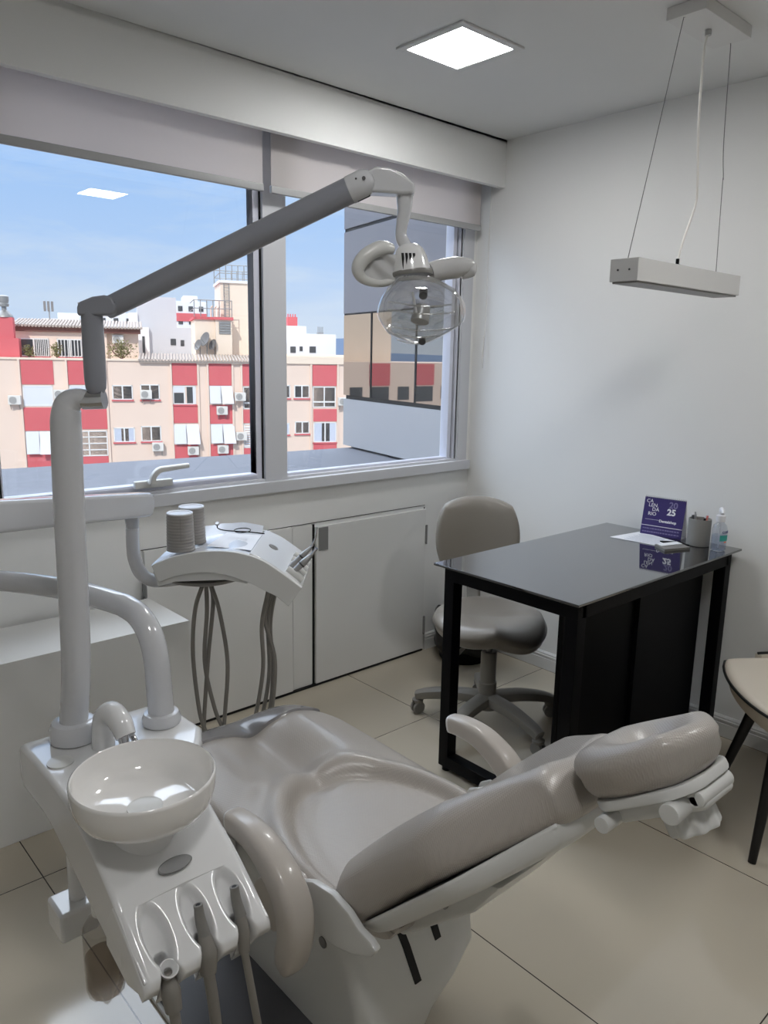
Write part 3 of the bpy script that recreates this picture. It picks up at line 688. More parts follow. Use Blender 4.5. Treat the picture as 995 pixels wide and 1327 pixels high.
# desk calendar (a tent of card)
c0, c1 = V((-.098, -1.022, .7605)), V((-.074, -1.182, .7605)); cu = (c1-c0).normalized(); cb = V((.98, .10, 0)).normalized()*.026
top = V((0, 0, .149)) + cb*.95
r = root('desk_calendar', 'purple tent calendar for 2025 standing on the black desk', 'calendar', (-.08, -1.10, .7605))
b = bmesh.new(); W = (c1-c0).length; fnm = cu.cross(top).normalized()
if fnm.x > 0: fnm = -fnm
def slab(b, p, e1, e2, n, t):
    loft(b, [[p, p+e1, p+e1+e2, p+e2], [p+n*t, p+e1+n*t, p+e1+e2+n*t, p+e2+n*t]]); bmesh.ops.recalc_face_normals(b, faces=b.faces)
slab(b, c0, cu*W, top, fnm, .0012); obj('front_card', b, M['purple'], r, 0)
b = bmesh.new(); slab(b, c0+cb*1.95, cu*W, top-cb*1.95, cb.normalized(), .0012); slab(b, c0, cu*W, cb*1.95, V((0, 0, 1)), .0008); obj('back_card', b, M['paper'], r, 0)
b = bmesh.new()
for k in range(20): lathe(b, [(.0040, -.0005), (.0050, -.0005), (.0050, .0005), (.0040, .0005)], c0+top+cu*(W*(k+.5)/20)+V((0, 0, .001)), cu, 10, closed=True)
obj('ring_binding', b, M['steel'], r, 60)
up = top.normalized(); CM = Matrix(((cu.x, up.x, fnm.x, 0), (cu.y, up.y, fnm.y, 0), (cu.z, up.z, fnm.z, 0), (0, 0, 0, 1)))
def ct(name, s, a, h, size, m, bold=0): text(name, s, size, m, r, Matrix.Translation(c0+cu*a+up*h+fnm*.0016) @ CM, bold=bold)
ct('lettering', 'CA', .008, .129, .020, M['white']); ct('lettering', 'LEN', .018, .113, .020, M['white']); ct('lettering', 'D\u00c1', .034, .097, .020, M['white']); ct('lettering', 'RIO', .020, .079, .020, M['white'])
ct('year_lettering', '20', .098, .116, .034, M['lilac'], .0008); ct('year_lettering', '25', .094, .088, .034, M['white'], .0012)
ct('shop_lettering', 'Dentalshop', .068, .056, .0145, M['white'], .0004)
b = bmesh.new(); rs_ = random.Random(3)
for h0 in (.024, .011):
    a0 = .008
    while a0 < W-.016:
        w0 = rs_.uniform(.003, .010); slab(b, c0+cu*a0+up*h0+fnm*.0013, cu*w0, up*.0042, fnm, .0003); a0 += w0+rs_.uniform(.0012, .003)
obj('small_print', b, M['lilac'], r, 0)
b = bmesh.new(); slab(b, c0+cu*.012+up*.062+fnm*.0013, cu*.058, up*.0009, fnm, .0003); slab(b, c0+up*.037+fnm*.0013, cu*W, up*.0022, fnm, .0003); obj('rule_line', b, M['white'], r, 0)

# pen holder and pens
r = root('pen_holder', 'grey concrete pen cup beside the purple calendar', 'pen holder', (-.098, -1.262, .7605))
b = bmesh.new(); lathe(b, [(0, 0), (.039, 0), (.041, .003), (.041, .100), (.040, .102), (.036, .102), (.036, .006), (0, .006)], (-.098, -1.262, .7605), seg=36); obj('cup', b, M['concrete'], r)
for i, (dx, dy, m, lb) in enumerate(((-.012, .012, 'dgrey', 'dark grey pen leaning in the pen cup'), (.008, .018, 'steel', 'silver capped pen in the pen cup'), (.006, -.008, 'pink', 'pink pen leaning out of the pen cup'), (-.014, -.010, 'black', 'black pen nearest the rim of the pen cup'))):
    p = V((-.098+dx*.8, -1.262+dy*.8, .768)); e = V((-.098+dx*1.7, -1.262+dy*1.7-.004*i, .876-.004*(i % 2)))
    q = root('pen', lb, 'pen', p, 0, 'pens in the cup')
    b = bmesh.new(); cyl(b, p, e, .0045, seg=12, bev=.001); obj('barrel', b, M[m], q)
    b = bmesh.new(); cyl(b, e-(e-p).normalized()*.002, e+(e-p).normalized()*.010, .0032, .0026, seg=10); obj('cap', b, M['white'] if m != 'steel' else M['chrome'], q)

# sanitiser bottle
bx, by = -.118, -1.348
r = root('sanitizer_bottle', 'clear pump bottle of hand gel at the desk corner', 'bottle', (bx, by, .7605))
b = bmesh.new(); lathe(b, [(0, 0), (.024, 0), (.0285, .004), (.029, .03), (.0285, .06), (.029, .078), (.025, .094), (.015, .104), (.0125, .108), (.0125, .114), (0, .1145)], (bx, by, .7605), seg=32, sx=1.05, sy=.9); obj('body', b, M['gel'], r, 60)
b = bmesh.new(); lathe(b, [(0, .002), (.0265, .004), (.027, .058), (0, .058)], (bx, by, .7605), seg=28, sx=1.05, sy=.9); obj('gel', b, clear_mat('blue_tinted_gel', (.84, .87, .94), .02), r, 60)
b = bmesh.new(); lathe(b, [(0, .108), (.015, .108), (.016, .112), (.016, .130), (.012, .133), (.006, .135), (.006, .146), (0, .146)], (bx, by, .7605), seg=24); tube(b, [(bx+.004, by+.004, .912), (bx-.004, by-.002, .913), (bx-.022, by-.014, .909), (bx-.027, by-.017, .903)], [.008, .009, .006, .0045], 10, 4); cyl(b, (bx, by, .895), (bx, by, .917), .0095, seg=20, bev=.002)
obj('pump', b, M['white'], r)
b = bmesh.new(); cyl(b, (bx, by, .77), (bx, by, .87), .0025, seg=8); obj('dip_tube', b, M['white'], r)
ld = V((-.75, -.66, 0)).normalized(); lt = V((-ld.y, ld.x, 0))
def arcpatch(b, a0, a1, z0, z1, rr):
    L0 = []; L1 = []
    for k in range(13):
        a = math.atan2(ld.y, ld.x)+a0+(a1-a0)*k/12; L0.append(V((bx+rr*1.05*math.cos(a), by+rr*.9*math.sin(a), z0))); L1.append(L0[-1]+V((0, 0, z1-z0)))
    loft(b, [L0, L1], False, False)
b = bmesh.new(); arcpatch(b, -.15, 1.3, .800, .822, .0296); obj('label', b, M['teal'], r, 60)
b = bmesh.new(); arcpatch(b, .45, .9, .7935, .799, .0296); obj('orange_mark', b, mat('orange_print', (220, 110, 60), .6), r, 60)
def on_bottle(x, y, z):
    a = math.atan2(ld.y, ld.x)+.10+x/.029
    return V((bx+(.0297+z)*1.05*math.cos(a), by+(.0297+z)*.9*math.sin(a), .829+y))
text('lettering', 'COPERA', .012, M['navy'], r, None, bold=.0004, wrap=on_bottle)

# papers
def sheet(name, pts, z, m, lb, cat, t=.0008):
    b = bmesh.new(); prism(b, pts, lambda x, y: V((x, y, z)), lambda x, y: V((x, y, z+t)))
    return obj(name, b, m, None, 0, lb, cat)
sheet('paper_stack', [(-.258, -.985), (-.075, -1.010), (-.125, -1.205), (-.238, -1.195)], .7605, M['paper'], 'loose white printed sheets in front of the purple calendar', 'paper', .0022)
b = bmesh.new()
for k in range(11): box(b, -.235+k*.012, -.231+k*.012, -1.17+.003*k, -1.03-.002*(k % 3)*3, .7628, .7629)
P_ = bpy.data.objects['paper_stack']; obj('print_lines', b, mat('faint_grey_print', (170, 175, 190), .7), P_, 0)
r = root('leaflet', 'small folded leaflet with white top card beside the pen cup', 'leaflet', (-.22, -1.235, .7605))
b = bmesh.new(); prism(b, [(-.252, -1.172), (-.150, -1.205), (-.190, -1.278), (-.298, -1.236)], lambda x, y: V((x, y, .7605)), lambda x, y: V((x, y, .769))); obj('booklet', b, M['grey'], r, 0)
b = bmesh.new(); prism(b, [(-.245, -1.176), (-.152, -1.205), (-.168, -1.236), (-.262, -1.204)], lambda x, y: V((x, y, .769)), lambda x, y: V((x, y, .7705))); obj('card', b, M['paper'], r, 0)
sheet('flat_case', [(-.175, -1.150), (-.125, -1.205), (-.150, -1.255), (-.205, -1.210)], .7628, M['blackp'], 'flat black case lying between the white sheets and the pen cup', 'case', .004)

# stool
sx, sy = -.655, -.735; vd = V((.6688, .7435, 0)); ud = V((.7435, -.6688, 0))
def SL(a, c, z): return V((sx, sy, 0)) + ud*a + vd*c + V((0, 0, z))
r = root('dental_stool', 'taupe swivel stool on five castors behind the black desk', 'stool', (sx, sy, 0))
def seat_fn(u, v):
    a = u*2-1; c = v*2-1
    x = a*math.sqrt(max(0, 1-c*c/2)); y = c*math.sqrt(max(0, 1-a*a/2)); rr = math.hypot(x, y)
    X = .225*x; Y = .21*y
    dish = -.018*math.exp(-((X/.13)**2+((Y-.03)/.12)**2)) - .05*max(0, -y)**2*abs(x) - .045*max(0, x)*max(0, -y+.2) + .018*max(0, y)
    e = max(0, 1-max(0, (rr-.72)/.28)**2.2); h = .036*math.sqrt(e)
    base = .425+dish
    return SL(X, Y+.03, base+h), SL(X*.985, Y*.985+.03, base-.045*math.sqrt(max(0, 1-max(0, (rr-.8)/.2)**2.2)))
b = bmesh.new(); pad(b, seat_fn, 40, 40); obj('seat', b, M['stoolv'], r, 180)
b = bmesh.new()
def back_fn(u, v):
    a = u*2-1; c = v*2-1
    x = a*math.sqrt(max(0, 1-c*c/2)); z = c*math.sqrt(max(0, 1-a*a/2))
    px = math.copysign(abs(a)**.9, a); k = math.hypot(x, z)
    X = .175*(.35*a+.65*x)*(1.0); Z = .705+.165*(.3*c+.7*z)
    Y = .30-.07*(X/.175)**2*-1*0 - .05*(X/.175)**2 + .10*(Z-.6)
    t = .026*math.sqrt(max(0, 1-max(0, (max(abs(a), abs(c))-.55)/.45)**2.4))
    return SL(X-.03, Y-t, Z), SL(X-.03, Y+.02+t*.5, Z)
pad(b, back_fn, 36, 36); obj('backrest', b, M['stoolv'], r, 180)
b = bmesh.new(); tube(b, [SL(-.03, .335, .72), SL(-.03, .36, .60), SL(-.03, .335, .45), SL(-.03, .25, .375), SL(-.02, .06, .37)], .022, 10, 6, flat=1.6); obj('back_bracket', b, M['stoolp'], r)
b = bmesh.new(); box(b, -.08, .08, -.10, .10, -.012, .012, .006, 2, Matrix.Translation(SL(0, .03, .372)) @ Matrix.Rotation(-.7327, 4, 'Z')); obj('seat_plate', b, M['black'], r)
b = bmesh.new(); tube(b, [SL(-.02, .0, .365), SL(-.09, -.06, .36), SL(-.14, -.11, .335), SL(-.155, -.125, .315)], [.006, .007, .011, .010], 10, 5, flat=.6); obj('lever', b, M['stoolp'], r)
b = bmesh.new(); cyl(b, SL(0, 0, .30), SL(0, 0, .37), .014); obj('gas_piston', b, M['steel'], r)
b = bmesh.new(); lathe(b, [(0, .09), (.036, .09), (.036, .185), (.031, .188), (.031, .305), (.028, .312), (0, .312)], (sx, sy, 0)); obj('column', b, M['stoolp'], r)
b = bmesh.new(); lathe(b, [(0, .075), (.05, .08), (.045, .125), (.036, .14), (0, .14)], (sx, sy, 0)); hub = obj('hub', b, M['stoolp'], r)
for k in range(5):
    a = math.radians(47+72*k); d = V((math.cos(a), math.sin(a), 0)); c = V((sx, sy, 0)); t_ = V((-d.y, d.x, 0))
    b = bmesh.new(); tube(b, [c+d*.03+V((0, 0, .115)), c+d*.14+V((0, 0, .112)), c+d*.24+V((0, 0, .094)), c+d*.29+V((0, 0, .078))], [.026, .024, .021, .018], 12, 5, up=(0, 0, 1), flat=1.25, shape=.7); obj('base_arm', b, M['stoolp'], r)
    w = c+d*.285+V((0, 0, .027)); ca = math.radians(30+50*k); wd = V((math.cos(ca), math.sin(ca), 0))
    b = bmesh.new(); cyl(b, w+wd*.004, w+wd*.018, .026, bev=.004); cyl(b, w-wd*.018, w-wd*.004, .026, bev=.004); ws = obj('castor', b, M['grey'], r)
    b = bmesh.new(); cyl(b, w+V((0, 0, .02)), w+V((0, 0, .055)), .009); lathe(b, [(0, .0), (.022, 0), (.024, .012), (.014, .02), (0, .022)], w+V((0, 0, .022)), seg=16); obj('castor_fork', b, M['stoolp'], ws)

# bin with bag in the corner
bx2, by2 = -.195, -.195
r = root('waste_bin', 'black bag-lined waste bin in the corner behind the stool', 'bin', (bx2, by2, 0))
b = bmesh.new(); lathe(b, [(0, 0), (.115, 0), (.12, .01), (.135, .19), (.128, .19), (.112, .02), (0, .015)], (bx2, by2, 0)); obj('bucket', b, M['black'], r)
b = bmesh.new(); lo = []
for z, rr in ((.055, .142), (.08, .150), (.12, .146), (.17, .150), (.21, .152), (.225, .142), (.215, .125), (.12, .115)):
    lo.append([V((bx2+(rr+.006*math.sin(7*a_)*math.cos(3*a_+z*40))*math.cos(a_), by2+(rr+.006*math.sin(7*a_+1))*math.sin(a_), z+.012*math.sin(5*a_+z*20))) for a_ in [2*PI*k/48 for k in range(48)]])
loft(b, lo, False); obj('bin_bag', b, M['bag'], r, 60)

# visitor chair at the right edge
vcx, vcy = -.395, -1.83; f = V((-.66, .75, 0)).normalized(); s_ = V((.75, .66, 0)).normalized()
def VL(a, c, z): return V((vcx, vcy, 0)) + s_*a + f*c + V((0, 0, z))
r = root('visitor_chair', 'cream tub chair with black piping and splayed black legs at right', 'chair', (vcx, vcy, 0))
def vs_fn(u, v):
    a = u*2-1; c = v*2-1
    x = a*math.sqrt(max(0, 1-c*c/2)); y = c*math.sqrt(max(0, 1-a*a/2)); X = .255*(.45*a+.55*x); Y = .255*(.45*c+.55*y); k = max(abs(a), abs(c))
    e = math.sqrt(max(0, 1-max(0, (k-.9)/.1)**2.2)); 
    return VL(X, Y, .452+.012*e-.012*math.exp(-(X*X+Y*Y)/.02)), VL(X*(.97), Y*.97, .435-.045*e)
b = bmesh.new(); pad(b, vs_fn, 36, 36); obj('seat', b, M['beige'], r, 180)
b = bmesh.new(); P = []
for k in range(49):
    a_ = 2*PI*k/48; t_ = max(abs(math.cos(a_)), abs(math.sin(a_))); a, c = math.cos(a_)/t_, math.sin(a_)/t_
    x = a*math.sqrt(max(0, 1-c*c/2)); y = c*math.sqrt(max(0, 1-a*a/2)); P.append(VL(.257*(.45*a+.55*x), .257*(.45*c+.55*y), .450))
tube(b, P, .0045, 8, 1, cap=False); obj('piping', b, M['piping'], r)
b = bmesh.new(); lo = []; N = 40; tops = []
for k in range(N+1):
    t_ = -1+2*k/N; a_ = t_*1.95; h = .012+.33*max(0, 1-abs(t_)/.72)**1.2
    x, y = math.sin(a_), -math.cos(a_); ri, ro = .250, .280
    lo.append([VL(x*ri, y*ri, .43), VL(x*ro, y*ro, .42), VL(x*(ro+.05*h), y*(ro+.05*h), .455+h), VL(x*(ri+.05*h), y*(ri+.05*h), .46+h)]); tops.append(VL(x*(ro-.012+.05*h), y*(ro-.012+.05*h), .461+h))
loft(b, lo, True); bmesh.ops.recalc_face_normals(b, faces=b.faces); obj('tub_back', b, M['beige'], r, 50)
b = bmesh.new(); tube(b, tops, .005, 8, 1); obj('back_piping', b, M['piping'], r)
for (a, c, a2, c2) in ((.165, .222, .13, .11), (-.22, .225, -.165, .17), (.22, -.22, .13, -.12), (-.22, -.22, -.13, -.12)):
    b = bmesh.new(); cyl(b, VL(a, c, 0), VL(a2, c2, .405), .0115, .021, seg=16); obj('leg', b, M['wood'], r)
b = bmesh.new()
for (a, c) in ((-.04, .19), (.06, .19)): cyl(b, VL(a, c, .382), VL(a, c, .40), .008, seg=10)
box(b, -.16, .16, -.16, .16, .385, .41, .004, 2, Matrix.Translation(V((vcx, vcy, 0))) @ Matrix.Rotation(math.atan2(s_.y, s_.x), 4, 'Z')); obj('under_frame', b, M['wood'], r)
# ================================================================== DENTAL UNIT
CX, CY = -2.8563, -2.5498; U = V((.74346, -.66878, 0)); D = V((.66878, .74346, 0))
def T(u, d, z): return V((CX, CY, 0)) + U*u + D*d + V((0, 0, z))     # frame of the tray arm, turned with the tray

# ---- spittoon unit
r = root('spittoon_unit', 'glossy white spittoon unit with bowl and hose holders beside the dental chair', 'spittoon unit', (-2.36, -1.3, 0))
TOP = [(-1.00, .645), (-1.02, .660), (-1.04, .667), (-1.20, .671), (-1.273, .668), (-1.342, .650), (-1.41, .625), (-1.484, .580), (-1.50, .566)]
def ztop(y):
    for (a, za), (b_, zb) in zip(TOP, TOP[1:]):
        if b_ <= y <= a: return za+(zb-za)*(a-y)/(a-b_)
    return TOP[0][1] if y > -1 else TOP[-1][1]
def zbot(y): return .565 - .006*(0) - max(0, (-1.18-y))*.34
def xr(y): return -2.236 if y < -1.33 else -2.236+.090*min(1, max(0, (y+1.33)/.12))**1.0
b = bmesh.new(); lo = []
ys = [-1.0, -1.012, -1.04, -1.08, -1.12, -1.16, -1.20, -1.24, -1.28, -1.32, -1.36, -1.40, -1.44, -1.475, -1.50]
for y in ys:
    x0, x1 = -2.460, xr(y); zt, zb = ztop(y), zbot(y); c = .018; e = .0 if y < -1.03 else (.012 if y > -1.005 else .004)
    x0 += e; x1 -= e; zt -= e; zb += e; m_ = 6; L = []
    def cr(px, pz, a0, rr):
        for k in range(5):
            a = math.radians(a0+90*k/4); L.append(V((px+rr*math.cos(a), y, pz+rr*math.sin(a))))
    cr(x1-c, zt-c, 0, c); L.append(V(((x0+x1)/2, y, zt+(.004 if y < -1.25 else 0)))); cr(x0+.010, zt-.010, 90, .010); cr(x0+c, zb+c, 180, c); cr(x1-c, zb+c, 270, c); lo.append(L[::-1])
loft(b, lo, True); bmesh.ops.recalc_face_normals(b, faces=b.faces); obj('body', b, M['plast'], r, 50)
# nose with three hose channels
chx = (-2.417, -2.348, -2.281)
def nose_pt(x, t, off):
    y = -1.486 - .114*t; z = .576 - .072*t - .010*t*t
    n = V((0, -.55, .835)).normalized()
    dp = 0
    for i, cx in enumerate(chx):
        rr = math.hypot((x-cx)/.0205, (t-.50)/.36); pk = .024/(1+math.exp((rr-.92)*15))*(.55+.75*t)
        w = .0075+.0065*max(0, (t-.80)/.2)**1.5; g = abs(x-cx)/w; v_ = min(1, max(0, (t-.60)/.12)); v_ = v_*v_*(3-2*v_)
        dp = max(dp, pk, v_*.055/(1+math.exp((g-1.15)*8)))
    return V((x, y, z)) - n*dp + n*off
def nose_fn(u, v):
    x = -2.4618+.2276*u; a = u*2-1; rnd = .010*max(0, (abs(a)-.88)/.12)**2 + .012*max(0, (v-.90)/.10)**2
    return nose_pt(x, v, -rnd), nose_pt(x, v, -.032-.034*(1-v))
b = bmesh.new(); pad(b, nose_fn, 110, 60)
for xc0, xc1 in ((-2.4595, -2.440), (-2.256, -2.2365)): prism(b, [(-1.44, .598), (-1.49, .570), (-1.55, .527), (-1.588, .502), (-1.578, .470), (-1.52, .452), (-1.44, .474)], lambda y, z: V((xc0, y, z)), lambda y, z: V((xc1, y, z)), .003)
obj('hose_holder', b, M['plast'], r, 65)
b = bmesh.new(); lathe(b, [(0, -.002), (.030, -.002), (.0305, .0015), (.0285, .003), (.027, .0022), (0, .003)], (-2.350, -1.477, .5925), (0, -.52, .855), 40, sy=.42); obj('oval_badge', b, M['plate'], r)
b = bmesh.new(); lathe(b, [(0, .0), (.024, 0), (.024, .0025), (0, .0035)], (-2.425, -1.165, .671), seg=28); obj('tap_button', b, M['plast2'], r)
# bowl
bc = V((-2.366, -1.405, 0))
b = bmesh.new(); lathe(b, [(0, .664), (.072, .663), (.094, .667), (.108, .676), (.116, .691), (.1200, .710), (.1212, .731), (.1205, .735), (.1180, .7365), (.1155, .734), (.1145, .712), (.109, .695), (.099, .684), (.082, .677), (.045, .6735), (.036, .6705), (0, .670)], bc, seg=72); bowl = obj('bowl', b, M['ceram'], r, 60)
b = bmesh.new(); lathe(b, [(0, .6715), (.026, .6720), (.030, .6732), (.030, .669), (0, .668)], bc, seg=40); obj('drain', b, M['plast2'], bowl)
b = bmesh.new(); lathe(b, [(.068, .590), (.062, .612), (.060, .635), (.062, .668), (.02, .669)], (bc.x, -1.383, 0), seg=40); obj('bowl_seat', b, M['plast'], r)
# cup-filler spout (a curved white swan neck)
b = bmesh.new(); tube(b, [(-2.338, -1.155, .660), (-2.337, -1.157, .705), (-2.335, -1.165, .735), (-2.331, -1.190, .752), (-2.328, -1.222, .744), (-2.326, -1.240, .722)], [.022, .022, .0225, .023, .022, .019], 20, 8); obj('spout', b, M['plast'], r)
b = bmesh.new(); tube(b, [(-2.329, -1.232, .725), (-2.329, -1.238, .702)], [.011, .009], 14, 1); tube(b, [(-2.312, -1.20, .725), (-2.305, -1.225, .705), (-2.303, -1.235, .688)], [.007, .006, .005], 10, 4); obj('water_nozzle', b, M['chrome'], r)
# mounting post, box and arm to the chair
b = bmesh.new(); cyl(b, (-2.398, -1.125, .30), (-2.398, -1.125, .58), .0165, seg=24); obj('mount_post', b, M['plast'], r)
b = bmesh.new(); box(b, -2.447, -2.37, -1.165, -1.085, .280, .345, .008, 3); box(b, -2.38, -2.038, -1.150, -1.10, .285, .335, .012); obj('mount_arm', b, M['plast'], r)

# ---- PET bottle under the unit
wb = (-2.435, -1.36, .302)
r2 = root('water_bottle', 'clear plastic bottle with brownish water hanging under the spittoon unit', 'bottle', wb)
b = bmesh.new(); lo = []
for z, rr, pet in ((0, .014, 0), (.0, .022, .6), (.012, .031, 1), (.03, .0345, .6), (.055, .0345, .1), (.06, .033, 0), (.065, .0345, 0), (.12, .0345, 0), (.145, .034, 0), (.163, .024, 0), (.172, .013, 0), (.18, .013, 0)):
    lo.append([V((wb[0]+rr*(1-.16*pet*(.5+.5*math.cos(5*a)))*math.cos(a), wb[1]+rr*(1-.16*pet*(.5+.5*math.cos(5*a)))*math.sin(a), wb[2]+z+.014*pet*(.5+.5*math.cos(5*a))*(1 if z < .02 else 0))) for a in [2*PI*k/50 for k in range(50)]])
loft(b, lo, True); bmesh.ops.recalc_face_normals(b, faces=b.faces); obj('body', b, M['pet'], r2, 60)
b = bmesh.new(); lathe(b, [(0, .008), (.026, .012), (.032, .03), (.033, .085), (0, .086)], wb, seg=32); obj('water', b, clear_mat('brownish_water', (.70, .65, .60), .02), r2, 60)
b = bmesh.new(); cyl(b, (wb[0], wb[1], wb[2]+.172), (wb[0], wb[1], wb[2]+.194), .017, seg=20); obj('cap', b, M['plast2'], r2)

# ---- hoses in the holder
def hose(cx, lb, tip, pts, rr):
    q = root('suction_hose', lb, 'suction hose', (cx, -1.6, 0), 0, 'hoses in the spittoon holder')
    b = bmesh.new(); tube(b, pts, rr, 12, 8); obj('tube', b, M['hose'], q, 60)
    if tip == 1:
        b = bmesh.new(); tube(b, [(cx, -1.552, .556), (cx, -1.556, .538), (cx+.001, -1.568, .512)], [.0075, .0085, .010], 14, 4); lathe(b, [(.0035, 0), (.0078, 0), (.0078, .004), (.0035, .004)], (cx, -1.5518, .5555), (0, .25, 1), 14, closed=True); obj('tip', b, M['grey'], q, 60)
        b = bmesh.new(); cyl(b, (cx, -1.5515, .5575), (cx, -1.5512, .5596), .0045, seg=12); obj('bore', b, M['gasket'], q)
        b = bmesh.new(); tube(b, [(cx+.001, -1.566, .514), (cx, -1.577, .488), (cx-.002, -1.583, .455)], [.010, .017, .013] if cx < -2.33 else [.009, .011, .009], 16, 5); obj('handle', b, M['hose'], q, 60)
    else:
        b = bmesh.new(); lathe(b, [(.007, 0), (.012, 0), (.015, .012), (.013, .013), (.007, .004)], (cx, -1.578, .492), (0, -.45, .9), 20, closed=True); obj('holder_ring', b, M['plast'], q)
        b = bmesh.new(); tube(b, [(cx, -1.573, .488), (cx, -1.586, .462), (cx, -1.594, .435)], [.009, .0155, .013], 14, 4); obj('handle', b, M['hose'], q, 60)
hose(chx[0], 'empty grey hose end in the holder channel beside the clear bottle', 0, [(chx[0], -1.592, .44), (chx[0]+.004, -1.60, .38), (chx[0]+.022, -1.605, .25), (chx[0]+.05, -1.56, .06), (chx[0]+.10, -1.45, .045)], .0085)
hose(chx[1], 'thick grey saliva ejector hose in the middle holder channel', 1, [(chx[1]-.002, -1.582, .458), (chx[1]+.002, -1.592, .38), (chx[1]+.008, -1.60, .22), (chx[1]+.02, -1.58, .06), (chx[1]+.07, -1.48, .045)], .0095)
hose(chx[2], 'slim grey hose with narrow tip in the holder channel nearest the chair', 1, [(chx[2]-.002, -1.582, .458), (chx[2]+.003, -1.59, .40), (chx[2]+.02, -1.60, .25), (chx[2]+.05, -1.58, .07), (chx[2]+.10, -1.48, .045)], .0065)

# ---- lamp column and operating light
r = root('operating_light', 'overhead dental lamp on a jointed grey arm rising from the spittoon unit', 'dental lamp', (-2.369, -1.085, .66))
b = bmesh.new(); lathe(b, [(.0, .6716), (.046, .6716), (.047, .675), (.047, .696), (.041, .708), (.033, .711), (0, .711)], (-2.369, -1.085, 0), seg=40); obj('collar', b, M['pole'], r)
p0 = V((-2.369, -1.085, .70))
b = bmesh.new(); tube(b, [p0, T(-.599, 1.404, .85), T(-.588, 1.392, 1.15), T(-.581, 1.384, 1.28), T(-.578, 1.38, 1.318), T(-.572, 1.38, 1.342), T(-.556, 1.38, 1.353), T(-.535, 1.38, 1.352)], [.0275, .0275, .0277, .0275, .0265, .024, .019, .0165], 28, 10); obj('lower_column', b, M['colg'], r, 180)
b = bmesh.new(); tube(b, [T(-.545, 1.38, 1.351), T(-.519, 1.38, 1.352), T(-.5065, 1.38, 1.353)], [.0172, .0172, .0172], 24, 2); obj('swivel_elbow', b, M['chrome'], r)
b = bmesh.new(); lathe(b, [(.0, 1.362), (.012, 1.362), (.0175, 1.372), (.0192, 1.39), (.0185, 1.505), (0, 1.505)], T(-.5205, 1.38, 0), seg=32); obj('upper_column', b, M['armg'], r, 60)
# shoulder knuckle
def flatblock(b, poly, d0, d1, bev): prism(b, poly, lambda u, z: T(u, d0, z), lambda u, z: T(u, d1, z), bev, 3)
b = bmesh.new(); flatblock(b, [(-.5405, 1.497), (-.5405, 1.513), (-.535, 1.521), (-.513, 1.530), (-.492, 1.533), (-.478, 1.530), (-.470, 1.515), (-.474, 1.503), (-.482, 1.499)], 1.362, 1.398, .005); obj('shoulder', b, M['armg'], r)
aL, aR = T(-.480, 1.385, 1.5185), T(-.062, 1.325, 1.7045)
b = bmesh.new(); dA = (aR-aL).normalized(); tube(b, [aL-dA*.012, aL-dA*.006, aL, aL+(aR-aL)*.5, aR-dA*.004], [.010, .017, .0190, .0205, .0212], 28, 4); arm = obj('spring_arm', b, M['armg'], r, 60)
b = bmesh.new(); tube(b, [aR-dA*.004, aR+dA*.004, aR+dA*.022, aR+dA*.034, aR+dA*.040], [.0220, .0222, .0222, .017, .009], 28, 3); cap_ = obj('end_cap', b, M['pole'], r, 60)
b = bmesh.new(); sd = D*-1
cyl(b, aR+dA*.022-D*.019+V((0,0,.003)), aR+dA*.022-D*.0235+V((0,0,.003)), .003, seg=12); obj('screw', b, M['dgrey'], r); b = bmesh.new(); cyl(b, aR+dA*.008-D*.0185+V((0, 0, .008)), aR+dA*.008-D*.0228+V((0, 0, .008)), .0016, seg=10); obj('screw', b, M['dgrey'], r); b = bmesh.new()
cyl(b, aL+dA*.005-D*.0165, aL+dA*.005-D*.020, .002, seg=10); obj('screw', b, M['dgrey'], r)
b = bmesh.new(); q_ = aR+dA*.022-V((0, 0, .0205)); tube(b, [q_-dA*.012, q_+dA*.010], .004, 8, 1, flat=1.5); obj('stop_slot', b, M['gasket'], r)
# head knuckle
b = bmesh.new(); flatblock(b, [(-.040, 1.699), (-.044, 1.715), (-.036, 1.731), (-.022, 1.738), (.000, 1.737), (.020, 1.728), (.035, 1.717), (.0405, 1.714), (.0405, 1.698), (.020, 1.6965)], 1.312, 1.350, .005); obj('head_knuckle', b, M['colg'], r)
b = bmesh.new(); tube(b, [T(.0245, 1.333, 1.700), T(.0245, 1.333, 1.672), T(.0205, 1.333, 1.650), T(.020, 1.333, 1.634), T(.028, 1.333, 1.618), T(.034, 1.333, 1.608)], [.0140, .0115, .0098, .0098, .0105, .0115], 24, 8); obj('drop_stem', b, M['colg'], r, 60)
# lamp housing: ribbed hood
hc = T(.036, 1.336, 1.600); ax = (T(.043, 1.332, 1.545)-hc).normalized()
b = bmesh.new(); lathe(b, [(0, -.022), (.018, -.020), (.026, -.012), (.031, .0), (.034, .014), (.0355, .024), (0, .025)], hc, ax, 36, sx=1.0, sy=.92); obj('housing', b, M['plast'], r, 45)
b = bmesh.new(); lathe(b, [(0, .023), (.0350, .023), (.0362, .027), (.035, .031), (0, .031)], hc, ax, 36); obj('housing_rim', b, M['grey'], r, 45)
b = bmesh.new()
xa = U; 
for k in (-1.6, -.6, .4, 1.4):
    p = hc - D*(.0318 if abs(k) < 1 else .0305) + U*(.0062*k-.003) + ax*.006; box(b, -.0007, .0007, -.002, .002, -.016, .016, 0, 1, Matrix.Translation(p + ax*.006) @ V((0, 0, 1)).rotation_difference(ax).to_matrix().to_4x4() @ Matrix.Rotation(-.7327, 4, 'Z'))
obj('vent_slot', b, M['gasket'], r, 0)
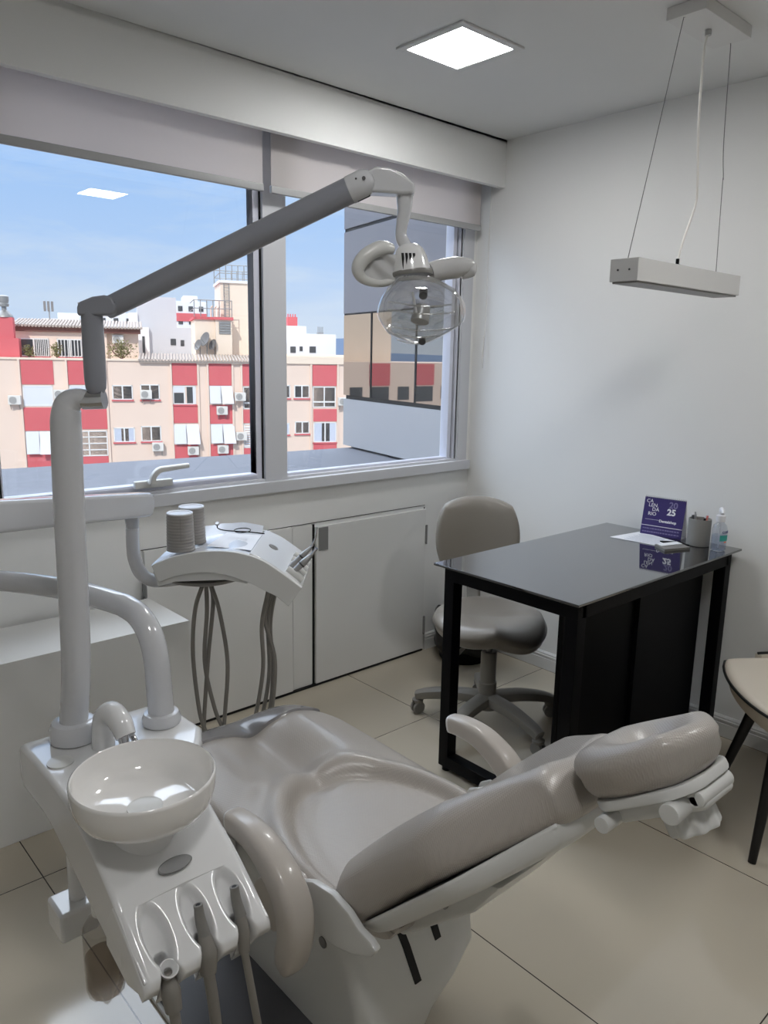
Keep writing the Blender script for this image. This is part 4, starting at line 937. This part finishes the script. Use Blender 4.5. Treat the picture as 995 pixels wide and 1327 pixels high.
# reflector and clear shield: axis towards the patient (towards us and downwards)
sc_ = T(.052, 1.310, 1.516); la = (-D*.80 - V((0, 0, .50)) - U*.04).normalized(); lx = U; lz = la.cross(lx).normalized()
if lz.z < 0: lz = -lz
lx = lz.cross(la).normalized()
if lx.dot(U) < 0: lx = -lx
def LP(a, c, h): return sc_ + lx*a + lz*c + la*h
outline = [(-.034, .058), (.016, .060), (.056, .040), (.074, .014), (.074, -.012), (.045, -.036), (.006, -.056), (-.022, -.050), (-.052, -.036), (-.068, -.006), (-.060, .024)]
def smooth_outline(n=6):
    P = [V((a, c, 0)) for a, c in outline]; P = P[-2:] + P + P[:2]; out = []
    for i in range(1, len(P)-2):
        if i == 1: continue
        for k in range(n):
            t = k/n; p0_, p1, p2, p3 = P[i-1], P[i], P[i+1], P[i+2]
            out.append(((p1*(1-t)+p2*t)*.45 + .55*0.5*((2*p1)+(p2-p0_)*t+(2*p0_-5*p1+4*p2-p3)*t*t+(3*p1-p0_-3*p2+p3)*t**3)))
    return out[:len(outline)*n]
SO = smooth_outline()
def sl(k, h): return [LP(p.x*k, p.y*k, h) for p in SO]
b = bmesh.new(); loft(b, [sl(.97, .006), sl(.90, -.010), sl(.72, -.026), sl(.45, -.038), sl(.12, -.044)], False); 
vs_ = sl(.12, -.044); bmesh.ops.recalc_face_normals(b, faces=b.faces); obj('reflector', b, M['reflector'], r, 60)
b = bmesh.new(); loft(b, [sl(.99, .002), sl(1.02, .006), sl(1.02, .014), sl(.985, .018), sl(.975, .012)], False); obj('shield_rim', b, M['ribc'], r, 50)
b = bmesh.new(); loft(b, [sl(1.0, .012), sl(.94, .026), sl(.74, .038), sl(.42, .043), sl(.05, .044)], False); obj('clear_shield', b, M['clear'], r, 60)
b = bmesh.new()
for c, w0, w1 in ((.028, -.050, .052), (.014, -.050, .058), (-.016, -.052, .052), (-.029, -.046, .036), (-.041, -.034, .018)):
    tube(b, [LP(w0, c-.001, .030), LP(w0*.6+w1*.4, c, .041), LP(w1*.7+w0*.3, c, .041), LP(w1, c-.001, .031)], .0014, 8, 6)
obj('shield_rib', b, M['ribc'], r, 60)
b = bmesh.new(); cyl(b, LP(.006, .006, .000), LP(.002, -.012, .022), .013, .016, bev=.002); obj('bulb_shade', b, M['steel'], r)
b = bmesh.new(); tube(b, [LP(-.012, .038, .015), LP(-.004, .004, .022)], .0022, 8, 1); obj('bulb_rod', b, M['white'], r)
b = bmesh.new(); cyl(b, LP(.008, -.036, .036), LP(.008, -.036, .044), .006, seg=16); obj('shield_screw', b, M['dgrey'], r)
b = bmesh.new(); cyl(b, LP(.006, .026, -.012), LP(.006, .026, .004), .007); obj('bulb_socket', b, M['dgrey'], r)
# film-wrapped handles
b = bmesh.new(); tube(b, [T(.004, 1.33, 1.612), T(-.014, 1.318, 1.612), T(-.038, 1.310, 1.598), T(-.050, 1.308, 1.579), T(-.042, 1.312, 1.563), T(-.015, 1.318, 1.556), T(.010, 1.325, 1.562)], [.010, .0125, .0125, .0115, .0085, .006, .006], 14, 7, flat=1.1); obj('handle_loop', b, M['plast2'], r, 60)
b = bmesh.new()
def film_fn(u, v):
    a, c = u, v*2-1
    P = T(-.040+.052*a, 1.316+.008*a, 1.580+.003*a) + V((0, 0, c*(.022-.002*a))) + D*(.003*math.sin(9*a+4*c))
    return P - D*.003, P + D*.003
pad(b, film_fn, 20, 16); obj('left_film', b, M['filmw'], r, 60)
b = bmesh.new(); tube(b, [T(.070, 1.352, 1.578), T(.092, 1.362, 1.585), T(.118, 1.370, 1.590), T(.138, 1.376, 1.594), T(.146, 1.378, 1.595)], [.017, .018, .0185, .013, .009], 18, 6, up=(0, 0, 1), flat=.9); tube(b, [T(.126, 1.374, 1.576), T(.142, 1.376, 1.585), T(.147, 1.378, 1.597)], [.006, .011, .007], 12, 4); obj('right_handle_film', b, M['filmw'], r, 60)

# ---- instrument arm with tray
r = root('instrument_tray_unit', 'white instrument tray on its swinging arm, hoses hanging beneath it', 'instrument tray', T(-.46, 2.15, 0), -.7327)
b = bmesh.new(); lathe(b, [(0, .6716), (.038, .6716), (.040, .675), (.040, .685), (.035, .695), (.028, .697), (0, .697)], (-2.205, -1.135, 0), seg=36); obj('collar', b, M['pole'], r)
b = bmesh.new(); tube(b, [(-2.205, -1.135, .69), (-2.208, -1.135, .76), (-2.210, -1.134, .81), (-2.213, -1.118, .860), (-2.219, -1.085, .893), (-2.228, -1.045, .906), (-2.242, -1.01, .912), (-2.285, -.90, .918), (-2.335, -.81, .920), (-2.395, -.71, .918), (-2.55, -.50, .918)], [.0268, .0265, .026, .0257, .0253, .025, .0245, .024, .0238, .0235, .0235], 28, 9); obj('curved_post', b, M['pole'], r, 180)
b = bmesh.new(); cyl(b, (-2.57, -.48, .88), (-2.57, -.48, 1.13), .036, bev=.006); tube(b, [(-2.57, -.48, 1.10), (-2.64, -.62, 1.115), (-2.68, -.80, 1.12), (-2.66, -.95, 1.12)], .028, 16, 8); cyl(b, (-2.64, -.955, 1.09), (-2.64, -.955, 1.17), .036, bev=.006); obj('link_arm', b, M['pole'], r)
e0, e1 = T(-.668, 2.095, 1.019), V((-2.655, -.955, 1.125)); dd = (e1-e0); dn = dd.normalized(); side = dn.cross(V((0, 0, 1))).normalized(); upv = side.cross(dn)
b = bmesh.new(); lo = []
for t_, h in ((-.004, .020), (.0, .030), (.01, .0335), (1, .0365)):
    p = e0+dd*t_; lo.append([p+side*x+upv*z for x, z in rrect(-.024, .024, -h, h, min(.010, h*.5), 4)])
loft(b, lo, True); bmesh.ops.recalc_face_normals(b, faces=b.faces); obj('box_arm', b, M['pole'], r, 50)
b = bmesh.new(); cyl(b, T(-.711, 2.10, .985), T(-.711, 2.10, .945), .021, .017, bev=.002); tube(b, [T(-.711, 2.10, .95), T(-.7125, 2.10, .91), T(-.710, 2.10, .860), T(-.695, 2.105, .815), T(-.665, 2.11, .792), T(-.62, 2.12, .788), T(-.54, 2.13, .796)], [.0185, .0185, .0185, .019, .0185, .016, .012], 24, 9); obj('tray_stem', b, M['pole'], r, 180)
b = bmesh.new(); lathe(b, [(.0, .792), (.09, .793), (.122, .803), (.127, .812), (.0, .818)], T(-.50, 2.135, 0), seg=40, sx=1, sy=.8); obj('tray_hub', b, M['grey'], r, 45)
top_ = [(-.631, .868), (-.600, .882), (-.560, .896), (-.497, .9085), (-.432, .912), (-.372, .903), (-.330, .888), (-.290, .863), (-.221, .812)]
bot_ = [(-.258, .758), (-.290, .785), (-.319, .800), (-.371, .826), (-.434, .845), (-.497, .8505), (-.571, .838), (-.606, .823), (-.617, .826)]
def sm(P, n=5): return [(p.x, p.z) for p in catmull([V((a, 0, c)) for a, c in P], n)]
poly = sm(top_)+sm(bot_)
b = bmesh.new(); flatblock(b, poly, 2.000, 2.016, .003); flatblock(b, poly, 2.292, 2.306, .003); obj('side_panel', b, M['plast2'], r, 40)
inner = [(a, c-.016) for a, c in top_[:-3]] + [(a, c+.012) for a, c in bot_[3:]]
b = bmesh.new(); flatblock(b, [(a, c) for a, c in sm(top_[:6])] + [(-.372, .84), (-.434, .85), (-.571, .842), (-.617, .828)], 2.012, 2.296, 0)
bmesh.ops.translate(b, vec=(0, 0, -.022), verts=b.verts); obj('tray_body', b, M['plast2'], r, 40)
b = bmesh.new(); flatblock(b, sm([(-.366, .906), (-.330, .890), (-.290, .865), (-.236, .824)], 4) + [(-.222, .806), (-.262, .77), (-.30, .80), (-.366, .838)], 2.010, 2.300, .004); obj('holder_block', b, M['plast'], r, 40)
b = bmesh.new(); lathe(b, [(0, 0), (.021, 0), (.021, .002), (0, .003)], T(-.318, 2.16, .8815), U*.60+V((0, 0, .80)), 28, sx=1, sy=.8); obj('control_pad', b, M['grey'], r)
for k in range(4):
    d_ = 2.045+k*.055
    b = bmesh.new(); tube(b, [T(-.268, d_, .852), T(-.243, d_, .833), T(-.226, d_, .818)], [.012, .0145, .013], 14, 3, flat=.8); obj('instrument_rest', b, M['plast2'], r)
for i, pts in enumerate(([(-.52, 2.12, .785), (-.548, 2.125, .70), (-.560, 2.13, .56), (-.548, 2.135, .38), (-.53, 2.14, .30)], [(-.512, 2.12, .785), (-.515, 2.13, .69), (-.528, 2.14, .53), (-.505, 2.15, .38), (-.48, 2.15, .31)],
    [(-.503, 2.13, .785), (-.480, 2.14, .69), (-.462, 2.15, .53), (-.473, 2.15, .37), (-.48, 2.15, .30)], [(-.508, 2.14, .785), (-.500, 2.15, .72), (-.518, 2.15, .56), (-.535, 2.15, .38), (-.54, 2.15, .30)],
    [(-.325, 2.08, .780), (-.352, 2.12, .66), (-.352, 2.13, .52), (-.377, 2.14, .37), (-.40, 2.15, .30)], [(-.318, 2.12, .775), (-.345, 2.13, .68), (-.318, 2.14, .54), (-.332, 2.15, .37), (-.36, 2.15, .30)],
    [(-.322, 2.16, .775), (-.340, 2.16, .66), (-.338, 2.16, .50), (-.358, 2.16, .37), (-.38, 2.16, .30)], [(-.315, 2.20, .775), (-.338, 2.19, .64), (-.330, 2.18, .50), (-.34, 2.17, .37), (-.37, 2.17, .30)])):
    b = bmesh.new(); tube(b, [T(*p) for p in pts], .0062, 10, 8); obj('hose', b, M['hose'], r, 180)

# things on the tray
def tray_z(u): 
    for (a, za), (c, zc) in zip(top_, top_[1:]):
        if a <= u <= c: return za+(zc-za)*(u-a)/(c-a)-.022
    return .86
q = root('tray_liner', 'creased pale film and paper liner lying on the instrument tray', 'tray liner', T(-.46, 2.16, .9), -.7327)
b = bmesh.new()
def lin_fn(u, v):
    a = -.640+.270*u; d = 2.026+.262*v; w = .0045*abs(math.sin(3.1*u+4.3*v)) + .0035*abs(math.sin(5.3*u-3.2*v+1)) + (.028*max(0, v-.84)/.16)
    z = tray_z(max(-.62, a)) + .006 + w
    return T(a, d, z+.0008), T(a, d, z)
pad(b, lin_fn, 44, 36); obj('film', b, M['cover'], q, 25)
b = bmesh.new(); prism(b, [(-.50, 2.09), (-.371, 2.07), (-.371, 2.284), (-.47, 2.284)], lambda a, d: T(a, d, tray_z(a)+.0165), lambda a, d: T(a, d, tray_z(a)+.0173)); obj('paper', b, M['paper'], q, 0)
def cup(u, d, lb):
    z = tray_z(u+.035)+.0155; q = root('plastic_cup', lb, 'cup', T(u, d, z), 0, 'upturned cups on the tray')
    c = T(u, d, z); b = bmesh.new(); prof = [(0, .0), (.0395, .0), (.0395, .004)]
    prof += [(.0385-.0024*k/22+(.0006 if k % 2 else -.0004), .006+.0042*k) for k in range(23)] + [(.0362, .1), (.0355, .103)]
    lathe(b, prof + [(0, .1035)], c, seg=40); obj('body', b, M['cup'], q, 25)
    b = bmesh.new(); lathe(b, [(.030, .1030), (.0358, .1030), (.0358, .1062), (.0345, .1070), (.031, .1062)], c, seg=40, closed=True); lathe(b, [(0, .1025), (.031, .1036), (.031, .1042), (0, .104)], c, seg=40); obj('rim', b, M['cuptop'], q)
    b = bmesh.new(); box(b, -.0005, .0005, -.0392, -.0385, .03, .098, 0, 1, Matrix.Translation(c) @ Matrix.Rotation(-.45, 4, 'Z')); obj('seam', b, M['grey'], q)
cup(-.570, 2.078, 'front upturned ridged plastic cup on the tray corner')
cup(-.558, 2.160, 'upturned ridged plastic cup standing behind the front cup on the tray')
q = root('dental_mirror', 'thin black-handled instrument with a looped end lying on the tray', 'dental instrument', T(-.42, 2.2, .915))
b = bmesh.new(); zz = .922
tube(b, [T(-.500, 2.235, zz+.012), T(-.497, 2.225, zz+.002), T(-.47, 2.21, zz-.001), T(-.40, 2.20, zz-.002), T(-.352, 2.19, zz-.004)], .0017, 8, 5)
P = [T(-.420+.024*math.cos(a), 2.205+.030*math.sin(a), zz+.0015) for a in [2*PI*k/28 for k in range(29)]]; tube(b, P, .0014, 6, 1, cap=False); obj('handle', b, M['black'], q, 60)
b = bmesh.new(); cyl(b, T(-.501, 2.237, zz+.010), T(-.5015, 2.234, zz+.016), .006, seg=16); obj('tip', b, M['steel'], q)
# handpieces
def handpiece(p0, p1, p2, rr, lb, bent):
    q = root('handpiece', lb, 'handpiece', p0, 0, 'handpieces in the tray holder')
    b = bmesh.new(); d = (p1-p0); tube(b, [p0, p0+d*.3, p0+d*.34, p0+d*.7, p1], [rr*.8, rr, rr*.85, rr*1.1, rr*.6], 14, 4); obj('body', b, M['steel'], q, 60)
    b = bmesh.new(); tube(b, [p1, (p1+p2)*.5 + (V((.004, 0, -.004)) if bent else V((0, 0, 0))), p2], [rr*.55, rr*.4, rr*.3 if bent else rr*.55], 10, 5); obj('head', b, M['chrome'], q, 60)
    b = bmesh.new(); cyl(b, p0+d*.55, p0+d*.60, rr*1.12, seg=14); obj('ring', b, M['dgrey'], q)
handpiece(T(-.270, 2.08, .842), T(-.205, 2.10, .902), T(-.189, 2.10, .960), .0075, 'slim syringe with an upturned tip in the tray holder', True)
handpiece(T(-.262, 2.045, .832), T(-.202, 2.06, .888), T(-.186, 2.06, .910), .0095, 'thicker steel handpiece beside the slim syringe', False)
# ================================================================== DENTAL CHAIR
XC = -1.86
r = root('dental_chair', 'pearl grey reclining dental chair with headrest and two armrests', 'dental chair', (XC, -1.4, 0))
# base plate and pedestal cover
b = bmesh.new(); prism(b, rrect(-2.245, -1.74, -1.54, -.90, .20, 10), lambda x, y: V((x, y, .0)), lambda x, y: V((x, y, .028)), .006); obj('base_plate', b, M['base'], r)
b = bmesh.new(); prism(b, rrect(-2.253, -1.732, -1.548, -.892, .205, 10), lambda x, y: V((x, y, .0)), lambda x, y: V((x, y, .012)), .003); obj('plate_edge', b, M['trimw'], r)
sec = []
for z, y0, y1, x0, x1 in ((.028, -1.60, -1.02, -2.03, -1.84), (.09, -1.615, -1.02, -2.035, -1.83), (.125, -1.61, -1.02, -2.035, -1.76), (.17, -1.60, -1.03, -2.035, -1.695), (.24, -1.575, -1.03, -2.035, -1.68), (.29, -1.55, -1.05, -2.035, -1.685), (.355, -1.53, -1.08, -2.01, -1.70)):
    sec.append([V((x, y, z)) for x, y in rrect(x0, x1, y0, y1, .035, 5)])
b = bmesh.new(); loft(b, sec, True); bmesh.ops.recalc_face_normals(b, faces=b.faces); cov = obj('pedestal_cover', b, M['plast2'], r, 40)
for sx0, sz0, sz1, wd_ in ((-1.912, .165, .288, .018), (-1.825, .215, .262, .018)):
    yb_ = lambda z: -1.6005+(z-.17)*.38 if z < .24 else -1.5765+(z-.24)*.5
    b = bmesh.new(); zz_ = [sz0, min(sz1, .24), sz1] if sz1 > .24 > sz0 else [sz0, sz1]
    loft(b, [[V((sx0+.15*(sz1-z), yb_(z)-.0015, z)), V((sx0+wd_+.15*(sz1-z), yb_(z)-.0015, z)), V((sx0+wd_+.15*(sz1-z), yb_(z)+.006, z)), V((sx0+.15*(sz1-z), yb_(z)+.006, z))] for z in zz_]); bmesh.ops.recalc_face_normals(b, faces=b.faces)
    obj('slot', b, M['gasket'], cov, 0)
b = bmesh.new(); cyl(b, (-2.034, -1.475, .262), (-2.0375, -1.475, .262), .012, seg=20); obj('cover_plug', b, M['grey'], cov)
b = bmesh.new(); box(b, -2.02, -1.70, -1.52, -.86, .335, .385, .012); obj('seat_frame', b, M['plast2'], r)

# seat cushion
def hw(y):
    t = (-.825-y)/.20; 
    w = .150 + .100*(1-(1-min(1, max(0, t)))**2)
    if y < -1.35: w -= .05*((-1.35-y)/.3)**2
    return w
def dome(s, p=2.6): return max(0.0, 1-abs(s)**p)**(1/p)
def seat_top(s, y):
    """s -1..1 across; relief of the upholstery"""
    x = s*hw(y); z = .452
    z -= .10*max(0, y+.93)**1.5
    rr = math.hypot(x/.190, (y+1.52)/.285)                        # bucket with a crease round it
    z += -.020/(1+math.exp((rr-.98)*22)) - .012*math.exp(-((rr-1.0)/.055)**2) + .016*math.exp(-((rr-1.16)/.11)**2)*(1 if y > -1.62 else .4)
    g = max(0, min(1, (y+1.28)/.10)); f_ = 1-max(0, min(1, (y+.96)/.14))   # thigh pads with a valley between
    z += g*f_*(.020*math.exp(-((abs(x)-.13)/.065)**2) - .022*math.exp(-(x/.04)**2))
    return z
Y0, Y1 = -.825, -1.665
def seat_fn(u, v):
    y = Y0+(Y1-Y0)*v; s = u*2-1; s2 = math.copysign(1-(1-abs(s))**1.25, s)
    e = dome(s, 3.2); ee = dome(min(1, max(0, (.10-v)/.10)), 2.5)*dome(min(1, max(0, (v-.93)/.07)), 2.5)
    x = XC + s2*hw(y); zt = seat_top(s2, y); th = .062
    zm = zt-th*.6
    return V((x, y, zm + th*.6*e*ee)), V((XC+s2*hw(y)*.96, y, zm - th*.5*e*ee))
b = bmesh.new(); pad(b, seat_fn, 64, 110); obj('seat', b, M['leather'], r, 180)
def foot_fn(u, v):
    y = Y0+.004 + (-.935-Y0)*v; s = u*2-1; s2 = math.copysign(1-(1-abs(s))**1.25, s)
    a, c = seat_fn(u, max(0, (y-Y0)/(Y1-Y0)))
    return a+V((0, 0, .007))+V((s2*.002, .003*(1-v), 0)), c-V((0, 0, .004))+V((s2*.002, .003*(1-v), 0))
b = bmesh.new(); pad(b, foot_fn, 48, 16); obj('foot_cover', b, M['footc'], r, 180)

# backrest: along BL from the hinge up to the neck, BN out of the front face
B0 = V((XC, -1.598, .452)); ang = math.radians(43.5); BL = V((0, -math.cos(ang), math.sin(ang))); BN = V((0, math.sin(ang), math.cos(ang)))
BLEN = .50
def bw(t): 
    if t < .55: return .238-.01*t
    k = (t-.55)/.45; return .2325-.120*(k*k*(3-2*k))
def back_fn(u, v):
    s = u*2-1; s2 = math.copysign(1-(1-abs(s))**1.25, s); t = v; w = bw(t)
    endr = dome(min(1, max(0, (.085-t)/.085)), 3.0)*dome(min(1, max(0, (t-.93)/.07)), 2.3)
    e = dome(s, 3.0)*endr
    roll = .018*math.exp(-((abs(s2)-.80)/.17)**2)*max(0, min(1, (.95-t)/.3)) - .014*math.exp(-(s2/.5)**2) 
    c = B0 + BL*(t*BLEN) + V((s2*w, 0, 0)) + BN*(.012*math.sin(t*PI))
    return c + BN*(e*(.052+roll)), c - BN*(e*(.060-.012*t))
b = bmesh.new(); pad(b, back_fn, 60, 80); obj('backrest', b, M['leather'], r, 180)
def shell_fn(u, v):
    s = u*2-1; t = .06+.88*v; w = bw(t)*.93; e = dome(s, 4)*dome(min(1, max(0, (.12-v)/.12)), 2.5)*dome(min(1, max(0, (v-.9)/.1)), 2.5)
    c = B0 + BL*(t*BLEN) + V((s*w, 0, 0)) - BN*(.046-.012*t)
    return c + BN*.002, c - BN*(.004+.034*e)
b = bmesh.new(); pad(b, shell_fn, 40, 40); shell = obj('back_shell', b, M['plast2'], r, 180)
b = bmesh.new(); prism(b, [(-1.56, .32), (-1.63, .335), (-1.80, .49), (-1.86, .575), (-1.80, .56), (-1.70, .50), (-1.58, .40)], lambda y, z: V((-1.96, y, z)), lambda y, z: V((-1.76, y, z)), .008); obj('recline_bracket', b, M['plast2'], r)
b = bmesh.new(); cyl(b, (-1.962, -1.74, .475), (-1.967, -1.74, .475), .008, seg=16); obj('bracket_bolt', b, M['steel'], r)

# side brackets and armrests
for sgn in (-1, 1):
    xo = XC+sgn*.252; xi = XC+sgn*.236
    b = bmesh.new(); prism(b, [(-1.46, .40), (-1.49, .452), (-1.54, .478), (-1.60, .487), (-1.645, .478), (-1.675, .462), (-1.705, .458), (-1.722, .448), (-1.705, .425), (-1.665, .402), (-1.62, .385), (-1.54, .375), (-1.46, .375)], lambda y, z: V((xo, y, z)), lambda y, z: V((xi, y, z)), .006); obj('side_bracket', b, M['plast2'], r)
    xa = XC+sgn*.312
    b = bmesh.new(); tube(b, [(xa, -1.368, .545), (xa, -1.395, .549), (xa, -1.44, .549), (xa, -1.485, .538), (xa, -1.535, .512), (xa, -1.566, .475), (xa, -1.573, .425), (xa, -1.560, .370), (xa, -1.545, .340), (xa, -1.538, .330)], [.0225, .024, .026, .028, .030, .031, .030, .028, .021, .012], 20, 7, up=(1, 0, 0), flat=1.0, shape=.62); obj('armrest', b, M['leather2'], r, 60)
    b = bmesh.new(); tube(b, [(xa, -1.360, .543), (xa, -1.364, .5438), (xa, -1.370, .545)], [.018, .0222, .0228], 20, 3, up=(1, 0, 0), shape=.62); obj('armrest_cap', b, M['plast'], r, 60)
    if sgn > 0:
        b = bmesh.new(); prism(b, [(-1.465, .365), (-1.48, .41), (-1.50, .462), (-1.525, .478), (-1.585, .482), (-1.575, .45), (-1.55, .405), (-1.53, .36)], lambda y, z: V((XC+.266, y, z)), lambda y, z: V((XC+.276, y, z)), .003); cyl(b, (XC+.236, -1.52, .42), (XC+.268, -1.52, .42), .03); cyl(b, (XC+.274, -1.52, .42), (XC+.30, -1.52, .42), .028)
        hubo = obj('armrest_plate', b, M['plast2'], r)
        b = bmesh.new(); cyl(b, (XC+.262, -1.535, .442), (XC+.2665, -1.535, .442), .009, bev=.001); obj('plate_bolt', b, M['steel'], hubo); continue
    b = bmesh.new(); cyl(b, (XC+sgn*.262, -1.490, .432), (XC+sgn*.318, -1.490, .432), .050, bev=.006, seg=36); cyl(b, (XC+sgn*.236, -1.490, .432), (XC+sgn*.265, -1.490, .432), .03); hubo = obj('armrest_hub', b, M['leather2'] if sgn < 0 else M['plast2'], r)
    b = bmesh.new(); cyl(b, (XC+sgn*.317, -1.477, .410), (XC+sgn*.3195, -1.477, .410), .004, seg=12); obj('hub_screw', b, M['dgrey'], hubo)

# headrest
hang = math.radians(34); HL = V((0, -math.cos(hang), math.sin(hang))); HN = V((0, math.sin(hang), math.cos(hang))); HC = V((XC-.010, -2.046, .867))
def head_fn(u, v):
    a = u*2-1; c = v*2-1
    x = a*math.sqrt(max(0, 1-c*c/2)); y = c*math.sqrt(max(0, 1-a*a/2)); X = .094*(.10*a+.90*x); Yh = .112*(.10*c+.90*y); k = max(abs(a), abs(c)); rr = math.hypot(X/.094, Yh/.112); k = k*.5+.5*math.hypot(x, y)
    e = math.sqrt(max(0, 1-max(0, (k-.30)/.70)**2.6))
    dish = -.036*math.exp(-((X/.050)**2+((Yh-.020)/.055)**2)); 
    return HC + V((X, 0, 0)) + HL*Yh + HN*(.036*e+dish+.008), HC + V((X*.97, 0, 0)) + HL*Yh*.97 - HN*(.044*e)
b = bmesh.new(); pad(b, head_fn, 52, 44); obj('headrest', b, M['leather'], r, 180)
Mh = Matrix.Translation(HC) @ Matrix(((1, HL.x, HN.x, 0), (0, HL.y, HN.y, 0), (0, HL.z, HN.z, 0), (0, 0, 0, 1)))
b = bmesh.new(); prism(b, rrect(-.076, .076, -.088, .092, .05, 8), lambda x, y: Mh @ V((x, y, -.052)), lambda x, y: Mh @ V((x, y, -.036)), .004); obj('headrest_plate', b, M['plast2'], r)
b = bmesh.new(); box(b, -.046, .046, -.066, .086, -.080, -.048, .010, 3, Mh); cyl(b, Mh @ V((-.046, .076, -.062)), Mh @ V((.046, .076, -.062)), .013, bev=.004); hm = obj('headrest_mount', b, M['plast2'], r)
for y_, r_ in ((.052, .0150), (-.066, .0125)):
    b = bmesh.new(); cyl(b, Mh @ V((-.082, y_, -.066)), Mh @ V((-.040, y_, -.066)), r_, bev=.002); obj('release_button', b, M['plast2'], hm)
b = bmesh.new(); lo = []
for z, k in ((-.112, .92), (-.108, 1), (-.086, 1), (-.078, .92)):
    lo.append([Mh @ V(((.036*k+.003*math.cos(8*a))*math.cos(a)-.006, (.036*k+.003*math.cos(8*a))*math.sin(a)+.030, z)) for a in [2*PI*i/64 for i in range(64)]])
loft(b, lo, True); bmesh.ops.recalc_face_normals(b, faces=b.faces); obj('locking_knob', b, M['plast2'], hm, 40)
b = bmesh.new(); cyl(b, B0+BL*(BLEN-.035)-BN*.002, Mh @ V((0, -.060, -.062)), .008); obj('headrest_stem', b, M['steel'], r)
b = bmesh.new(); lathe(b, [(0, 0), (.016, 0), (.016, .004), (.010, .006), (0, .006)], B0+BL*(BLEN-.052)-BN*.012+V((-.085, 0, 0)), V((-1, -.2, -.3)), 20); obj('stem_socket', b, M['chrome'], r)
# ================================================================== LIGHT, SKY, CAMERA
w = bpy.data.worlds.new('sky'); SC.world = w; w.use_nodes = True; nt = w.node_tree
bg = nt.nodes['Background']; tc = nt.nodes.new('ShaderNodeTexCoord'); sp = nt.nodes.new('ShaderNodeSeparateXYZ')
nt.links.new(tc.outputs['Generated'], sp.inputs[0])
rp = nt.nodes.new('ShaderNodeValToRGB'); els = rp.color_ramp.elements
els[0].position = 0.0; els[0].color = (*lin((214, 230, 250)), 1); els[1].position = .30; els[1].color = (*lin((148, 196, 255)), 1)
e = els.new(.13); e.color = (*lin((182, 214, 255)), 1)
e = els.new(.55); e.color = (*lin((226, 236, 250)), 1)
nt.links.new(sp.outputs['Z'], rp.inputs[0])
mp = nt.nodes.new('ShaderNodeMapping'); mp.inputs['Scale'].default_value = (1.2, 1.2, 6); nt.links.new(tc.outputs['Generated'], mp.inputs['Vector'])
nz = nt.nodes.new('ShaderNodeTexNoise'); nz.inputs['Scale'].default_value = 3.2; nz.inputs['Detail'].default_value = 7; nz.inputs['Roughness'].default_value = .6; nz.inputs['Distortion'].default_value = .4
nt.links.new(mp.outputs[0], nz.inputs['Vector'])
cr_ = nt.nodes.new('ShaderNodeValToRGB'); cr_.color_ramp.elements[0].position = .44; cr_.color_ramp.elements[0].color = (0, 0, 0, 1); cr_.color_ramp.elements[1].position = .78; cr_.color_ramp.elements[1].color = (.75, .75, .75, 1)
nt.links.new(nz.outputs['Fac'], cr_.inputs[0])
mx = nt.nodes.new('ShaderNodeMix'); mx.data_type = 'RGBA'; mx.inputs[7].default_value = (*lin((226, 238, 252)), 1)
nt.links.new(cr_.outputs[0], mx.inputs[0]); nt.links.new(rp.outputs[0], mx.inputs[6])
# the upper sky is brighter
st = nt.nodes.new('ShaderNodeMapRange'); st.inputs[1].default_value = .30; st.inputs[2].default_value = .62; st.inputs[3].default_value = 1.0; st.inputs[4].default_value = 6.5
ym = nt.nodes.new('ShaderNodeMapRange'); ym.inputs[1].default_value = .0; ym.inputs[2].default_value = .35; ym.inputs[3].default_value = .2; ym.inputs[4].default_value = 1.0   # bright haze on the window side
nt.links.new(sp.outputs['Y'], ym.inputs[0]); zy = nt.nodes.new('ShaderNodeMath'); zy.operation = 'MULTIPLY'
nt.links.new(sp.outputs['Z'], zy.inputs[0]); nt.links.new(ym.outputs[0], zy.inputs[1]); nt.links.new(zy.outputs[0], st.inputs[0])
nt.links.new(mx.outputs[2], bg.inputs['Color']); nt.links.new(st.outputs[0], bg.inputs['Strength'])

sd = bpy.data.lights.new('sun', 'SUN'); sd.energy = 2.8; sd.angle = .01; sd.color = (1, .96, .90)
so = bpy.data.objects.new('sun', sd); COL.objects.link(so)
dv = (FN*.72 + FE*.34 - V((0, 0, .62))).normalized(); so.rotation_euler = dv.to_track_quat('-Z', 'Y').to_euler(); so.location = (0, -30, 40)

cam = bpy.data.cameras.new('camera'); co = bpy.data.objects.new('camera', cam); COL.objects.link(co)
cam.sensor_fit = 'HORIZONTAL'; cam.sensor_width = 36; cam.lens = 986.07/995*36; cam.clip_start = .05; cam.clip_end = 3000
yaw, pitch, roll = .7326, -.2013, .0183
fw = V((math.sin(yaw)*math.cos(pitch), math.cos(yaw)*math.cos(pitch), math.sin(pitch))); rt = V((math.cos(yaw), -math.sin(yaw), 0)); upc = rt.cross(fw)
c_, s_2 = math.cos(roll), math.sin(roll); X = rt*c_+upc*s_2; Yc = upc*c_-rt*s_2; Z = -fw
co.matrix_world = Matrix(((X.x, Yc.x, Z.x, -2.8563), (X.y, Yc.y, Z.y, -2.5498), (X.z, Yc.z, Z.z, 1.43695), (0, 0, 0, 1)))
SC.camera = co
vs = SC.view_settings; vs.view_transform = 'Standard'; vs.look = 'None'; vs.gamma = 1; vs.use_curve_mapping = False; vs.exposure = 0.0
SC.cycles.max_bounces = 10; SC.cycles.transparent_max_bounces = 24; SC.cycles.glossy_bounces = 5; SC.cycles.caustics_reflective = False; SC.cycles.caustics_refractive = False
SC.cycles.use_denoising = True; SC.cycles.sample_clamp_indirect = 6
for a_, n_ in (('denoising_input_passes', 'RGB_ALBEDO_NORMAL'),):
    try: setattr(SC.cycles, a_, n_)
    except Exception: pass
